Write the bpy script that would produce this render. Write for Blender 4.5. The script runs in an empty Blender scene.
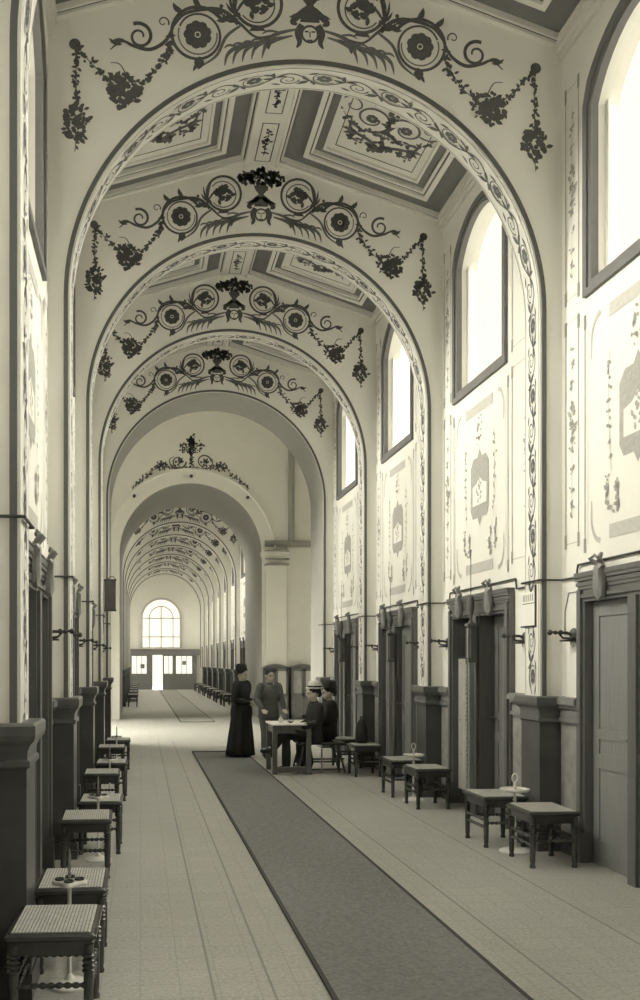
import bpy, math, random
from mathutils import Vector, Matrix
S = bpy.context.scene
COL = S.collection
PI = math.pi
R = math.radians

# ------------------------------------------------------------------ camera, light, exposure
cam_d = bpy.data.cameras.new('camera')
cam = bpy.data.objects.new('camera', cam_d)
COL.objects.link(cam)
cam.location = (0, 0, 1.65)
cam.rotation_euler = (PI / 2, 0, -0.0772)
cam_d.sensor_fit = 'HORIZONTAL'
cam_d.sensor_width = 36
cam_d.lens = 36 * 900 / 640
cam_d.shift_x = (320 - 210) / 640
cam_d.shift_y = (661.5 - 500) / 640
cam_d.clip_end = 300
S.camera = cam

S.view_settings.view_transform = 'Standard'
S.view_settings.look = 'None'
S.view_settings.gamma = 1
S.view_settings.use_curve_mapping = False
S.view_settings.exposure = 0.04
S.cycles.max_bounces = 10
S.cycles.diffuse_bounces = 7
S.cycles.glossy_bounces = 3
S.cycles.transparent_max_bounces = 12
S.cycles.sample_clamp_indirect = 6
S.cycles.caustics_reflective = False
S.cycles.caustics_refractive = False

world = bpy.data.worlds.new('overcast_sky')
S.world = world
world.use_nodes = True
bg = world.node_tree.nodes['Background']
bg.inputs[0].default_value = (0.97, 0.905, 0.75, 1)
bg.inputs[1].default_value = 1.4


def sun(name, strength, direction, angle, color=(1, .955, .835)):
    d = bpy.data.lights.new(name, 'SUN')
    d.energy = strength
    d.angle = R(angle)
    d.color = color
    o = bpy.data.objects.new(name, d)
    COL.objects.link(o)
    o.rotation_euler = Vector(direction).to_track_quat('-Z', 'Y').to_euler()
    return o


sun('hazy_sun_from_left', 33, (1.0, -0.25, -0.62), 68)
sun('hazy_sky_from_right', 32, (-1.0, -0.25, -0.75), 68)

# ------------------------------------------------------------------ materials


def mat(name, color, rough=.7, var=.12, scale=8, bump=0.0, spec=.3, metal=0.0, stretch=None, detail=4):
    m = bpy.data.materials.new(name)
    m.use_nodes = True
    nt = m.node_tree
    b = nt.nodes['Principled BSDF']
    b.inputs['Roughness'].default_value = rough
    b.inputs['Specular IOR Level'].default_value = spec
    b.inputs['Metallic'].default_value = metal
    tc = nt.nodes.new('ShaderNodeTexCoord')
    mp = nt.nodes.new('ShaderNodeMapping')
    if stretch:
        mp.inputs['Scale'].default_value = stretch
    nt.links.new(tc.outputs['Object'], mp.inputs['Vector'])
    n = nt.nodes.new('ShaderNodeTexNoise')
    n.inputs['Scale'].default_value = scale
    n.inputs['Detail'].default_value = detail
    nt.links.new(mp.outputs['Vector'], n.inputs['Vector'])
    mx = nt.nodes.new('ShaderNodeMix')
    mx.data_type = 'RGBA'
    c = Vector(color)
    mx.inputs[6].default_value = (*(c * (1 - var)), 1)
    mx.inputs[7].default_value = (*(c * (1 + var)), 1)
    nt.links.new(n.outputs['Fac'], mx.inputs[0])
    nt.links.new(mx.outputs[2], b.inputs['Base Color'])
    if bump:
        bp = nt.nodes.new('ShaderNodeBump')
        bp.inputs['Strength'].default_value = bump
        bp.inputs['Distance'].default_value = .01
        nt.links.new(n.outputs['Fac'], bp.inputs['Height'])
        nt.links.new(bp.outputs['Normal'], b.inputs['Normal'])
    return m


def g(v, warm=1.0):
    """an olive sepia tone of linear lightness v"""
    # dark tones lean to green-grey, pale ones to cream
    return (v * 1.0, v * (1.01 if v < .3 else .99), v * (1.0 if v < .3 else .93))


M = {}
M['plaster'] = mat('cream_plaster', g(.78), .85, .04, 3, .05, .15)
M['ceiling'] = mat('ceiling_plaster', g(.72), .85, .05, 4, .04, .15)
M['coffer'] = mat('painted_coffer_band', g(.20), .8, .12, 6, 0, .15)
M['line'] = mat('dark_painted_line', g(.13), .75, .1, 20, 0, .15)
M['paint'] = mat('dark_mural_paint', g(.115), .8, .35, 30, 0, .1)
M['paint_soft'] = mat('soft_mural_paint', g(.17), .8, .35, 30, 0, .1)
M['paint_mid'] = mat('grey_mural_paint', g(.32), .8, .25, 30, 0, .1)
M['paint_wall'] = mat('faded_wall_paint', g(.40), .8, .25, 30, 0, .1)
M['paint_pale'] = mat('pale_mural_paint', g(.52), .8, .15, 30, 0, .1)
M['dado'] = mat('dark_marbled_dado', g(.075), .3, .45, 7, .03, .45, detail=8)
M['dado_grey'] = mat('grey_marbled_dado', g(.30), .4, .5, 9, .03, .4, detail=8)
M['dado_cap'] = mat('dado_cap_wood', g(.11), .3, .3, 12, .03, .5)
M['rail'] = mat('dado_rail_wood', g(.24), .25, .25, 12, .03, .5)
M['soffit'] = mat('grey_soffit', g(.36), .85, .08, 4, .04, .15)  # greyer than the plaster, for the deep arch soffits and impost ledge
M['screen'] = mat('grey_painted_screen', g(.27), .6, .12, 8, .02, .3)
M['wood'] = mat('dark_door_wood', g(.13), .4, .25, 6, .03, .4, stretch=(6, 6, .6))
M['wood_leaf'] = mat('door_leaf_wood', g(.23), .4, .2, 6, .03, .4, stretch=(6, 6, .6))
M['wood_black'] = mat('black_stool_wood', g(.05), .2, .3, 14, .02, .6)
M['seat_wood'] = mat('stool_seat_wood', g(.42), .38, .2, 14, .02, .5)
M['frame'] = mat('window_surround_stone', g(.17), .7, .15, 8, .03, .25)
M['brass'] = mat('dull_brass', g(.35), .3, .15, 20, 0, .5, .8)
M['white_metal'] = mat('pale_enamelled_metal', g(.70), .35, .08, 20, 0, .5)
M['iron'] = mat('dark_iron', g(.06), .45, .2, 20, 0, .4, .3)
M['paper'] = mat('cream_paper', g(.78), .8, .05, 10, 0, .15)
M['cloth_dark'] = mat('black_cloth', g(.035), .9, .3, 25, .15, .15)
M['cloth_grey'] = mat('grey_cloth', g(.13), .9, .25, 25, .15, .15)
M['skin'] = mat('pale_skin', (.50, .465, .40), .6, .06, 20, 0, .3)
M['hair'] = mat('dark_hair', g(.03), .6, .4, 40, .2, .3)
M['straw'] = mat('pale_straw', g(.62), .7, .15, 60, .1, .2)
M['curtain'] = mat('pale_spotted_cloth', g(.60), .85, .1, 20, 0, .1)
M['eye'] = mat('dark_eye', g(.03), .3, .1, 20, 0, .5)



def spotted(m, c, size):
    nt = m.node_tree
    b_ = nt.nodes['Principled BSDF']
    src = b_.inputs['Base Color'].links[0].from_socket
    tc = nt.nodes.new('ShaderNodeTexCoord')
    vo = nt.nodes.new('ShaderNodeTexVoronoi')
    vo.inputs['Scale'].default_value = 1 / size
    vo.inputs['Randomness'].default_value = .25
    lt = nt.nodes.new('ShaderNodeMath')
    lt.operation = 'LESS_THAN'
    lt.inputs[1].default_value = .24
    mx = nt.nodes.new('ShaderNodeMix')
    mx.data_type = 'RGBA'
    mx.inputs[7].default_value = (*c, 1)
    nt.links.new(tc.outputs['Object'], vo.inputs['Vector'])
    nt.links.new(vo.outputs['Distance'], lt.inputs[0])
    nt.links.new(lt.outputs[0], mx.inputs[0])
    nt.links.new(src, mx.inputs[6])
    nt.links.new(mx.outputs[2], b_.inputs['Base Color'])


spotted(M['curtain'], g(.12), .05)
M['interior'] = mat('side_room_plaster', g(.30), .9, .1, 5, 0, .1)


def glass(name, mixv=.12):
    m = bpy.data.materials.new(name)
    m.use_nodes = True
    nt = m.node_tree
    nt.nodes.remove(nt.nodes['Principled BSDF'])
    out = nt.nodes['Material Output']
    t = nt.nodes.new('ShaderNodeBsdfTransparent')
    n = nt.nodes.new('ShaderNodeTexNoise')
    n.inputs['Scale'].default_value = 3
    cr = nt.nodes.new('ShaderNodeMix')
    cr.data_type = 'RGBA'
    cr.inputs[6].default_value = (.93, .93, .9, 1)
    cr.inputs[7].default_value = (.97, .97, .95, 1)
    nt.links.new(n.outputs['Fac'], cr.inputs[0])
    nt.links.new(cr.outputs[2], t.inputs[0])
    gl = nt.nodes.new('ShaderNodeBsdfGlossy')
    gl.inputs['Roughness'].default_value = .05
    mx = nt.nodes.new('ShaderNodeMixShader')
    mx.inputs[0].default_value = mixv
    nt.links.new(t.outputs[0], mx.inputs[1])
    nt.links.new(gl.outputs[0], mx.inputs[2])
    nt.links.new(mx.outputs[0], out.inputs['Surface'])
    return m


M['glass'] = glass('window_glass', .05)


def brickmat(name, c1, c2, cm, size, rough, mortar=.02, offset=0.0, wide=1.0, spec=.4):
    m = mat(name, c1, rough, .1, 60, 0, spec)
    nt = m.node_tree
    b = nt.nodes['Principled BSDF']
    tc = nt.nodes.new('ShaderNodeTexCoord')
    br = nt.nodes.new('ShaderNodeTexBrick')
    br.offset = offset
    br.inputs['Scale'].default_value = 1 / size
    br.inputs['Mortar Size'].default_value = mortar
    br.inputs['Mortar Smooth'].default_value = .3
    br.inputs['Brick Width'].default_value = wide
    br.inputs['Row Height'].default_value = 1.0
    br.inputs['Color1'].default_value = (*c1, 1)
    br.inputs['Color2'].default_value = (*c2, 1)
    br.inputs['Mortar'].default_value = (*cm, 1)
    nt.links.new(tc.outputs['Object'], br.inputs['Vector'])
    mul = nt.nodes.new('ShaderNodeMix')
    mul.data_type = 'RGBA'
    mul.blend_type = 'MULTIPLY'
    mul.inputs[0].default_value = 1
    nz = nt.nodes.new('ShaderNodeTexNoise')
    nz.inputs['Scale'].default_value = 45
    nz.inputs['Detail'].default_value = 6
    rmp = nt.nodes.new('ShaderNodeMapRange')
    rmp.inputs[1].default_value = .3
    rmp.inputs[2].default_value = .7
    rmp.inputs[3].default_value = .78
    rmp.inputs[4].default_value = 1.12
    nt.links.new(tc.outputs['Object'], nz.inputs['Vector'])
    nt.links.new(nz.outputs['Fac'], rmp.inputs[0])
    nt.links.new(br.outputs['Color'], mul.inputs[6])
    nt.links.new(rmp.outputs[0], mul.inputs[7])
    nt.links.new(mul.outputs[2], b.inputs['Base Color'])
    return m


M['floor'] = brickmat('small_floor_tiles', g(.47), g(.44), g(.38), .2, .5, .022, 0)
M['floor_line'] = mat('dark_floor_joint', g(.28), .6, .2, 20, 0, .3)
M['carpet'] = brickmat('dark_runner_weave', g(.27), g(.25), g(.21), .012, .95, .12, .5, 2.0, .1)
M['carpet_edge'] = mat('runner_border', g(.09), .95, .2, 80, .2, .1)
M['cane'] = brickmat('woven_cane', g(.70), g(.62), g(.14), .016, .5, .16, 0)

# ------------------------------------------------------------------ mesh helpers


class MB:
    def __init__(s):
        s.v, s.f, s.mi = [], [], []

    def face(s, pts, m=0):
        n = len(s.v)
        s.v += [tuple(p) for p in pts]
        s.f.append(tuple(range(n, n + len(pts))))
        s.mi.append(m)

    def box(s, x0, x1, y0, y1, z0, z1, m=0, fn=None):
        n = len(s.v)
        P = [(x0, y0, z0), (x1, y0, z0), (x1, y1, z0), (x0, y1, z0), (x0, y0, z1), (x1, y0, z1), (x1, y1, z1), (x0, y1, z1)]
        s.v += [tuple(fn(*p)) for p in P] if fn else P
        for q in ((0, 3, 2, 1), (4, 5, 6, 7), (0, 1, 5, 4), (1, 2, 6, 5), (2, 3, 7, 6), (3, 0, 4, 7)):
            s.f.append(tuple(n + i for i in q))
            s.mi.append(m)

    def bbox(s, x0, x1, y0, y1, z0, z1, c=.008, m=0):
        """box with chamfered horizontal and vertical edges"""
        rings = [(c, z0), (0, z0 + c), (0, z1 - c), (c, z1)]
        n = len(s.v)
        for ins, z in rings:
            k = ins
            s.v += [(x0 + k + c, y0 + k, z), (x1 - k - c, y0 + k, z), (x1 - k, y0 + k + c, z), (x1 - k, y1 - k - c, z),
                    (x1 - k - c, y1 - k, z), (x0 + k + c, y1 - k, z), (x0 + k, y1 - k - c, z), (x0 + k, y0 + k + c, z)]
        for r in range(3):
            for i in range(8):
                j = (i + 1) % 8
                s.f.append((n + r * 8 + i, n + r * 8 + j, n + r * 8 + 8 + j, n + r * 8 + 8 + i))
                s.mi.append(m)
        s.f.append(tuple(n + 7 - i for i in range(8)))
        s.mi.append(m)
        s.f.append(tuple(n + 24 + i for i in range(8)))
        s.mi.append(m)

    def loft(s, rings, m=0, cap=True):
        """rings: lists of equal length of 3D points"""
        n = len(s.v)
        k = len(rings[0])
        for r in rings:
            s.v += [tuple(p) for p in r]
        for a in range(len(rings) - 1):
            for i in range(k):
                j = (i + 1) % k
                s.f.append((n + a * k + i, n + a * k + j, n + a * k + k + j, n + a * k + k + i))
                s.mi.append(m)
        if cap:
            s.f.append(tuple(n + k - 1 - i for i in range(k)))
            s.mi.append(m)
            e = n + (len(rings) - 1) * k
            s.f.append(tuple(e + i for i in range(k)))
            s.mi.append(m)

    def lathe(s, prof, c=(0, 0, 0), n=16, m=0, axis='z'):
        rings = []
        for r, z in prof:
            ring = []
            for i in range(n):
                a = 2 * PI * i / n
                p = (r * math.cos(a), r * math.sin(a), z)
                if axis == 'x':
                    p = (z, p[0], p[1])
                elif axis == 'y':
                    p = (p[1], z, p[0])
                ring.append((c[0] + p[0], c[1] + p[1], c[2] + p[2]))
            rings.append(ring)
        s.loft(rings, m)

    def ell(s, rings, n=16, m=0):
        """rings: (cx,cy,cz,rx,ry) horizontal ellipses"""
        s.loft([[(cx + rx * math.cos(2 * PI * i / n), cy + ry * math.sin(2 * PI * i / n), cz) for i in range(n)] for cx, cy, cz, rx, ry in rings], m)

    def tube(s, path, rad, n=8, m=0, round_ends=False):
        P = [Vector(p) for p in path]
        if not isinstance(rad, (list, tuple)):
            rad = [rad] * len(P)
        rad = list(rad)
        if round_ends:
            d0 = (P[0] - P[1]).normalized()
            d1 = (P[-1] - P[-2]).normalized()
            r0, r1 = rad[0], rad[-1]
            P = [P[0] + d0 * r0, P[0] + d0 * r0 * .7] + P + [P[-1] + d1 * r1 * .7, P[-1] + d1 * r1]
            rad = [r0 * .15, r0 * .7] + rad + [r1 * .7, r1 * .15]
        rings = []
        up = None
        for i, p in enumerate(P):
            t = (P[min(i + 1, len(P) - 1)] - P[max(i - 1, 0)]).normalized()
            if up is None:
                up = Vector((0, 0, 1)) if abs(t.z) < .9 else Vector((1, 0, 0))
            a = t.cross(up).normalized()
            b = t.cross(a).normalized()
            up = -b if (-b).dot(up) > 0 else b
            rings.append([p + (a * math.cos(2 * PI * k / n) + b * math.sin(2 * PI * k / n)) * rad[i] for k in range(n)])
        s.loft(rings, m)

    def sphere(s, c, r, n=12, m=0):
        rx, ry, rz = r if isinstance(r, (tuple, list)) else (r, r, r)
        k = n // 2 + 1
        s.ell([(c[0], c[1], c[2] - rz * math.cos(PI * i / k), max(rx * math.sin(PI * i / k), rx * .03), max(ry * math.sin(PI * i / k), ry * .03)) for i in range(k + 1)], n, m)

    def mesh(s, name, mats, smooth=None):
        me = bpy.data.meshes.new(name)
        me.from_pydata(s.v, [], s.f)
        for x in (mats if isinstance(mats, (list, tuple)) else [mats]):
            me.materials.append(x)
        me.polygons.foreach_set('material_index', s.mi)
        if smooth is not None:
            me.polygons.foreach_set('use_smooth', [True] * len(me.polygons))
            if smooth < 180:
                me.set_sharp_from_angle(angle=R(smooth))
        me.update()
        return me

    def build(s, name, mats, parent=None, smooth=None, loc=(0, 0, 0)):
        return link(name, s.mesh(name, mats, smooth), parent, loc)


def link(name, me, parent=None, loc=(0, 0, 0)):
    o = bpy.data.objects.new(name, me)
    COL.objects.link(o)
    o.location = loc
    if parent is not None:
        o.parent = parent
    return o


def tag(o, label=None, cat=None, group=None, kind=None):
    for k, v in (('label', label), ('category', cat), ('group', group), ('kind', kind)):
        if v:
            o[k] = v
    return o


def empty(name, loc=(0, 0, 0), rz=0, parent=None):
    o = bpy.data.objects.new(name, None)
    o.empty_display_size = .1
    COL.objects.link(o)
    o.location = loc
    o.rotation_euler = (0, 0, rz)
    if parent is not None:
        o.parent = parent
    return o


def copy_tree(o, parent=None):
    c = o.copy()
    COL.objects.link(c)
    c.parent = parent
    for ch in list(o.children):
        copy_tree(ch, c)
    return c


ORD = ['first', 'second', 'third', 'fourth', 'fifth', 'sixth', 'seventh', 'eighth', 'ninth', 'tenth', 'eleventh', 'twelfth', 'thirteenth', 'fourteenth', 'fifteenth', 'sixteenth', 'seventeenth', 'eighteenth']

# ------------------------------------------------------------------ dimensions of the hall
XL, XR = -0.77, 3.68          # side walls
PL, PR = -0.588, 3.483        # pilaster faces
C = (PL + PR) / 2             # hall axis
RAD = (PR - PL) / 2           # arch radius
SPR = 4.71                    # springing height
TH = 0.31                     # depth of a transverse arch
BAY = 3.1265
Z1 = 7.62
ARCH = [Z1 + BAY * k for k in range(-4, 4)]     # transverse arches, the last one opens on the crossing
CR0, CR1 = ARCH[-1] + 1.25, 25.7                # the crossing
FAR0 = 29.8
FBAY = 3.314
FARCH = [FAR0 + FBAY * k for k in range(1, 7)] + [52.75]
END = 53.0


def roof(x):
    return 7.735 - .315 * abs(x - C)


# ------------------------------------------------------------------ structure: floor and runners
b = MB()
b.box(XL - .3, XR + 1.7, -5.2, CR0, -.12, 0)
b.box(-4.6, 5.6, CR0, CR1, -.12, 0)
b.box(XL - .3, XR + .4, CR1, END + 6, -.12, 0)
tag(b.build('floor', M['floor']), kind='structure')

# border courses let into the floor along the walls and the runner
b = MB()
for x in (.36, .66, 2.14, 2.9):
    b.box(x, x + .013, -4.5, CR0 + .6, 0, .0015)
tag(b.build('floor_border', M['floor_line']), kind='structure')


def runner(y0, y1, x0, x1, label, body):
    t = empty('carpet_runner', ((x0 + x1) / 2, y0, 0))
    w = (x1 - x0) / 2
    b = MB()
    n = 40
    for k in range(n):
        a0, a1 = (y1 - y0) * k / n, (y1 - y0) * (k + 1) / n
        b.box(-w + .025, w - .025, a0, a1, .001, .011)
    b.build('runner_body', body, t)
    b = MB()
    b.box(-w, -w + .025, 0, y1 - y0, .001, .013)
    b.box(w - .025, w, 0, y1 - y0, .001, .013)
    b.box(-w, w, -.06, 0, .001, .013)
    b.box(-w, w, y1 - y0, y1 - y0 + .12, .001, .02)
    b.build('runner_binding', M['carpet_edge'], t)
    tag(t, label, 'carpet')
    return t


runner(-3.5, 16.25, .935, 1.9, 'long dark grey carpet runner down the near hall floor', M['carpet'])
M['carpet_glare'] = brickmat('glare_runner_weave', g(.5), g(.47), g(.4), .012, .9, .12, .5, 2.0, .1)  # same carpet as the near hall, grazing glare painted in as paler weave
rr = runner(24.5, 51.5, 1.08, 2.03, 'carpet runner with painted-in glare and a dark end band in the far hall', M['carpet_glare'])

# ------------------------------------------------------------------ structure: side walls


def hole_arc(zc, half, spring, rise, n=14):
    """segmental arch (y,z) from left to right"""
    rad = (half * half + rise * rise) / (2 * rise)
    cz = spring + rise - rad
    a0 = math.asin(half / rad)
    return [(zc + rad * math.sin(-a0 + 2 * a0 * i / n), cz + rad * math.cos(-a0 + 2 * a0 * i / n)) for i in range(n + 1)]


WO, WH, WSILL, WSPR, WRISE = 1.93, .66, 4.76, 6.2, .40    # window: offset in its bay, half width, sill, springing, rise
DO, DH, DTOP = 1.865, .88, 2.14                           # door: offset, half width, head
WT = .22                                                  # wall thickness
TOP = 7.9


def wall_bay(b, side, z0, z1, off=1.0):
    x0, x1 = (XR, XR + WT) if side > 0 else (XL - WT, XL)
    wc, dc = z0 + WO * off, z0 + DO * off
    b.box(x0, x1, z0, dc - DH, 0, 2.45)
    b.box(x0, x1, dc + DH, z1, 0, 2.45)
    b.box(x0, x1, dc - DH, dc + DH, DTOP + .18, 2.45)
    b.box(x0, x1, z0, z1, 2.45, WSILL)
    b.box(x0, x1, z0, wc - WH, WSILL, TOP)
    b.box(x0, x1, wc + WH, z1, WSILL, TOP)
    arc = hole_arc(wc, WH, WSPR, WRISE)
    for (ya, za), (yb, zb) in zip(arc, arc[1:]):
        n = len(b.v)
        b.v += [(x0, ya, za), (x1, ya, za), (x1, yb, zb), (x0, yb, zb), (x0, ya, TOP), (x1, ya, TOP), (x1, yb, TOP), (x0, yb, TOP)]
        for q in ((0, 3, 2, 1), (4, 5, 6, 7), (1, 2, 6, 5), (3, 0, 4, 7)):
            b.f.append(tuple(n + i for i in q))
            b.mi.append(0)


WALL = {}
for side, nm in ((1, 'right'), (-1, 'left')):
    b = MB()
    for k in range(len(ARCH) - 1):
        wall_bay(b, side, ARCH[k], ARCH[k + 1])
    x0, x1 = (XR, XR + WT) if side > 0 else (XL - WT, XL)
    b.box(x0, x1, ARCH[-1], CR0, 0, TOP)
    WALL[nm] = tag(b.build('wall_' + nm, M['plaster']), kind='structure')
    b = MB()
    FB = [FAR0] + FARCH[:-1]
    for k, z in enumerate(FB):
        wall_bay(b, side, z, (FB + [END])[k + 1], 1.0)
    WALL['far_' + nm] = tag(b.build('wall_far_' + nm, M['plaster']), kind='structure')

b = MB()
b.box(XL - .4, XR + .4, -5.2, -4.9, 0, 8)
tag(b.build('wall_rear', M['plaster']), kind='structure')

# side rooms behind the doors
for side, nm in ((1, 'right'), (-1, 'left')):
    xa, xb = (XR + WT, XR + 1.7) if side > 0 else (XL - 1.7, XL - WT)
    b = MB()
    for y0, y1 in ((-5.2, CR0 - .25), (CR1 + .9, END + .2)):
        b.box(xa, xb, y0, y1, 2.6, 2.75)
        xo = xb if side > 0 else xa - .1
        b.box(xo, xo + .1, y0, y1, 0, 2.75)
        b.box(xa, xb, y0 - .1, y0, 0, 2.75)
        b.box(xa, xb, y1, y1 + .1, 0, 2.75)
        if side < 0:
            b.box(xa, xb, y0, y1, -.12, 0)
        elif y0 > 20:
            b.box(xa, xb, y0, y1, -.12, 0)
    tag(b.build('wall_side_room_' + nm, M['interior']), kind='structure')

# ------------------------------------------------------------------ transverse arches


def arch_mesh(name, th, soffit=None, rad=RAD, cx=C, xl=XL, xr=XR, top=None, n=72):
    """wall with a round-headed opening; local y from 0 to th"""
    b = MB()
    pl, pr = cx - rad, cx + rad
    tp = top or (lambda x: roof(x) + .04)
    front, back = [], []
    cols = [(xl, 0, tp(xl)), (pl, 0, tp(pl))]
    pts = []
    for i in range(n + 1):
        a = PI - PI * i / n
        pts.append((cx + rad * math.cos(a), SPR + rad * math.sin(a)))
    for y, flip in ((0, False), (th, True)):
        def q(p):
            p = [(x, y, z) for x, z in p]
            b.face(p[::-1] if flip else p)
        q([(xl, 0), (pl, 0), (pl, tp(pl)), (xl, tp(xl))])
        q([(pr, 0), (xr, 0), (xr, tp(xr)), (pr, tp(pr))])
        for (xa, za), (xb, zb) in zip(pts, pts[1:]):
            q([(xa, za), (xb, zb), (xb, tp(xb)), (xa, tp(xa))])
    prof = [(pl, 0)] + pts + [(pr, 0)]
    nb = len(b.v)
    for x, z in prof:
        b.v += [(x, 0, z), (x, th, z)]
    for i in range(len(prof) - 1):
        k = nb + i * 2
        b.f.append((k, k + 1, k + 3, k + 2))
        b.mi.append(1 if soffit else 0)
    b.box(xl, xr, 0, th, tp(cx) + .0, tp(cx) + .1)
    me = b.mesh(name, [M['plaster'], soffit] if soffit else M['plaster'], 30)
    return me


ME_ARCH = arch_mesh('arch', TH)

# ---- painted ornament, drawn in a plane (u across, v up) and mapped onto its wall


class Paint:
    def __init__(s, mapf):
        s.mb = MB()
        s.map = mapf
        s.lay = 0

    def poly(s, pts):
        s.mb.face([s.map(u, v, s.lay) for u, v in pts])

    def disc(s, u, v, r, n=10, ry=None):
        ry = ry or r
        s.poly([(u + r * math.cos(2 * PI * i / n), v + ry * math.sin(2 * PI * i / n)) for i in range(n)])

    def stroke(s, pts, w0, w1=None, wm=None):
        w1 = w0 if w1 is None else w1
        n = len(pts)
        L, Rr = [], []
        for i, (x, y) in enumerate(pts):
            x0, y0 = pts[max(i - 1, 0)]
            x1, y1 = pts[min(i + 1, n - 1)]
            d = math.hypot(x1 - x0, y1 - y0) or 1
            nx, ny = -(y1 - y0) / d, (x1 - x0) / d
            t = i / (n - 1)
            w = w0 + (w1 - w0) * t
            if wm:
                w += wm * math.sin(PI * t)
            L.append((x + nx * w / 2, y + ny * w / 2))
            Rr.append((x - nx * w / 2, y - ny * w / 2))
        for i in range(n - 1):
            s.poly([L[i], Rr[i], Rr[i + 1], L[i + 1]])

    def leaf(s, u, v, ang, ln, wd, curl=0.0):
        pts = []
        for i in range(7):
            t = i / 6
            a = ang + curl * t
            pts.append((u + ln * t * math.cos(a), v + ln * t * math.sin(a)))
        s.stroke(pts, wd * .15, .002, wd)

    def ring(s, u, v, r, w, n=28, a0=0, a1=2 * PI):
        s.stroke([(u + r * math.cos(a0 + (a1 - a0) * i / n), v + r * math.sin(a0 + (a1 - a0) * i / n)) for i in range(n + 1)], w)

    def spiral(s, u, v, r0, r1, a0, turns, w0, w1, n=40):
        pts = []
        for i in range(n + 1):
            t = i / n
            a = a0 + turns * 2 * PI * t
            r = r0 + (r1 - r0) * t
            pts.append((u + r * math.cos(a), v + r * math.sin(a)))
        s.stroke(pts, w0, w1)
        return pts

    def cluster(s, u, v, rx, ry, n, size, seed):
        rnd = random.Random(seed)
        for i in range(n):
            a = rnd.random() * 2 * PI
            r = math.sqrt(rnd.random())
            x, y = u + rx * r * math.cos(a), v + ry * r * math.sin(a)
            k = size * (.6 + .8 * rnd.random())
            if rnd.random() < .5:
                s.disc(x, y, k * .55, 7)
            else:
                s.leaf(x, y, rnd.random() * 2 * PI, k * 1.7, k * .8)

    def path(s, pts, n=8):
        """Catmull-Rom through pts"""
        out = []
        P = [pts[0]] + list(pts) + [pts[-1]]
        for i in range(1, len(P) - 2):
            p0, p1, p2, p3 = P[i - 1], P[i], P[i + 1], P[i + 2]
            for k in range(n):
                t = k / n
                out.append(tuple(.5 * (2 * p1[j] + (p2[j] - p0[j]) * t + (2 * p0[j] - 5 * p1[j] + 4 * p2[j] - p3[j]) * t * t + (3 * p1[j] - p0[j] - 3 * p2[j] + p3[j]) * t ** 3) for j in (0, 1)))
        out.append(pts[-1])
        return out

    def foliage(s, pts, step, size, spread, seed, stem=.008):
        """leafy string along a smooth path"""
        rnd = random.Random(seed)
        pp = s.path(pts, 10)
        s.stroke(pp, stem)
        acc = 0
        for (x0, y0), (x1, y1) in zip(pp, pp[1:]):
            acc += math.hypot(x1 - x0, y1 - y0)
            while acc > step:
                acc -= step
                for _ in range(2):
                    a = rnd.random() * 2 * PI
                    s.leaf(x0 + rnd.uniform(-spread, spread), y0 + rnd.uniform(-spread, spread), a, size * rnd.uniform(.8, 1.5), size * rnd.uniform(.5, .8))
                if rnd.random() < .7:
                    s.disc(x0 + rnd.uniform(-spread, spread), y0 + rnd.uniform(-spread, spread), size * rnd.uniform(.3, .5), 7)

    def rosette(s, u, v, r, petals=8):
        for i in range(petals):
            a = 2 * PI * i / petals
            s.disc(u + r * .62 * math.cos(a), v + r * .62 * math.sin(a), r * .36, 8)
        s.ring(u, v, r * .30, r * .16, 12)
        s.disc(u, v, r * .14, 7)

    def build(s, name, m, parent, loc=(0, 0, 0)):
        return s.mb.build(name, m, parent, None, loc)

    def mesh(s, name, m):
        return s.mb.mesh(name, m)


def fm(sgn=1, eps=.004):
    """map of the arch face: u from the axis, v = height; local y slightly in front of the face"""
    return lambda u, v, lay: (C + sgn * u, -eps - lay * .0012, v)


FACE = []     # (name, mesh) pairs of the painted ornament of an arch face


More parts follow.
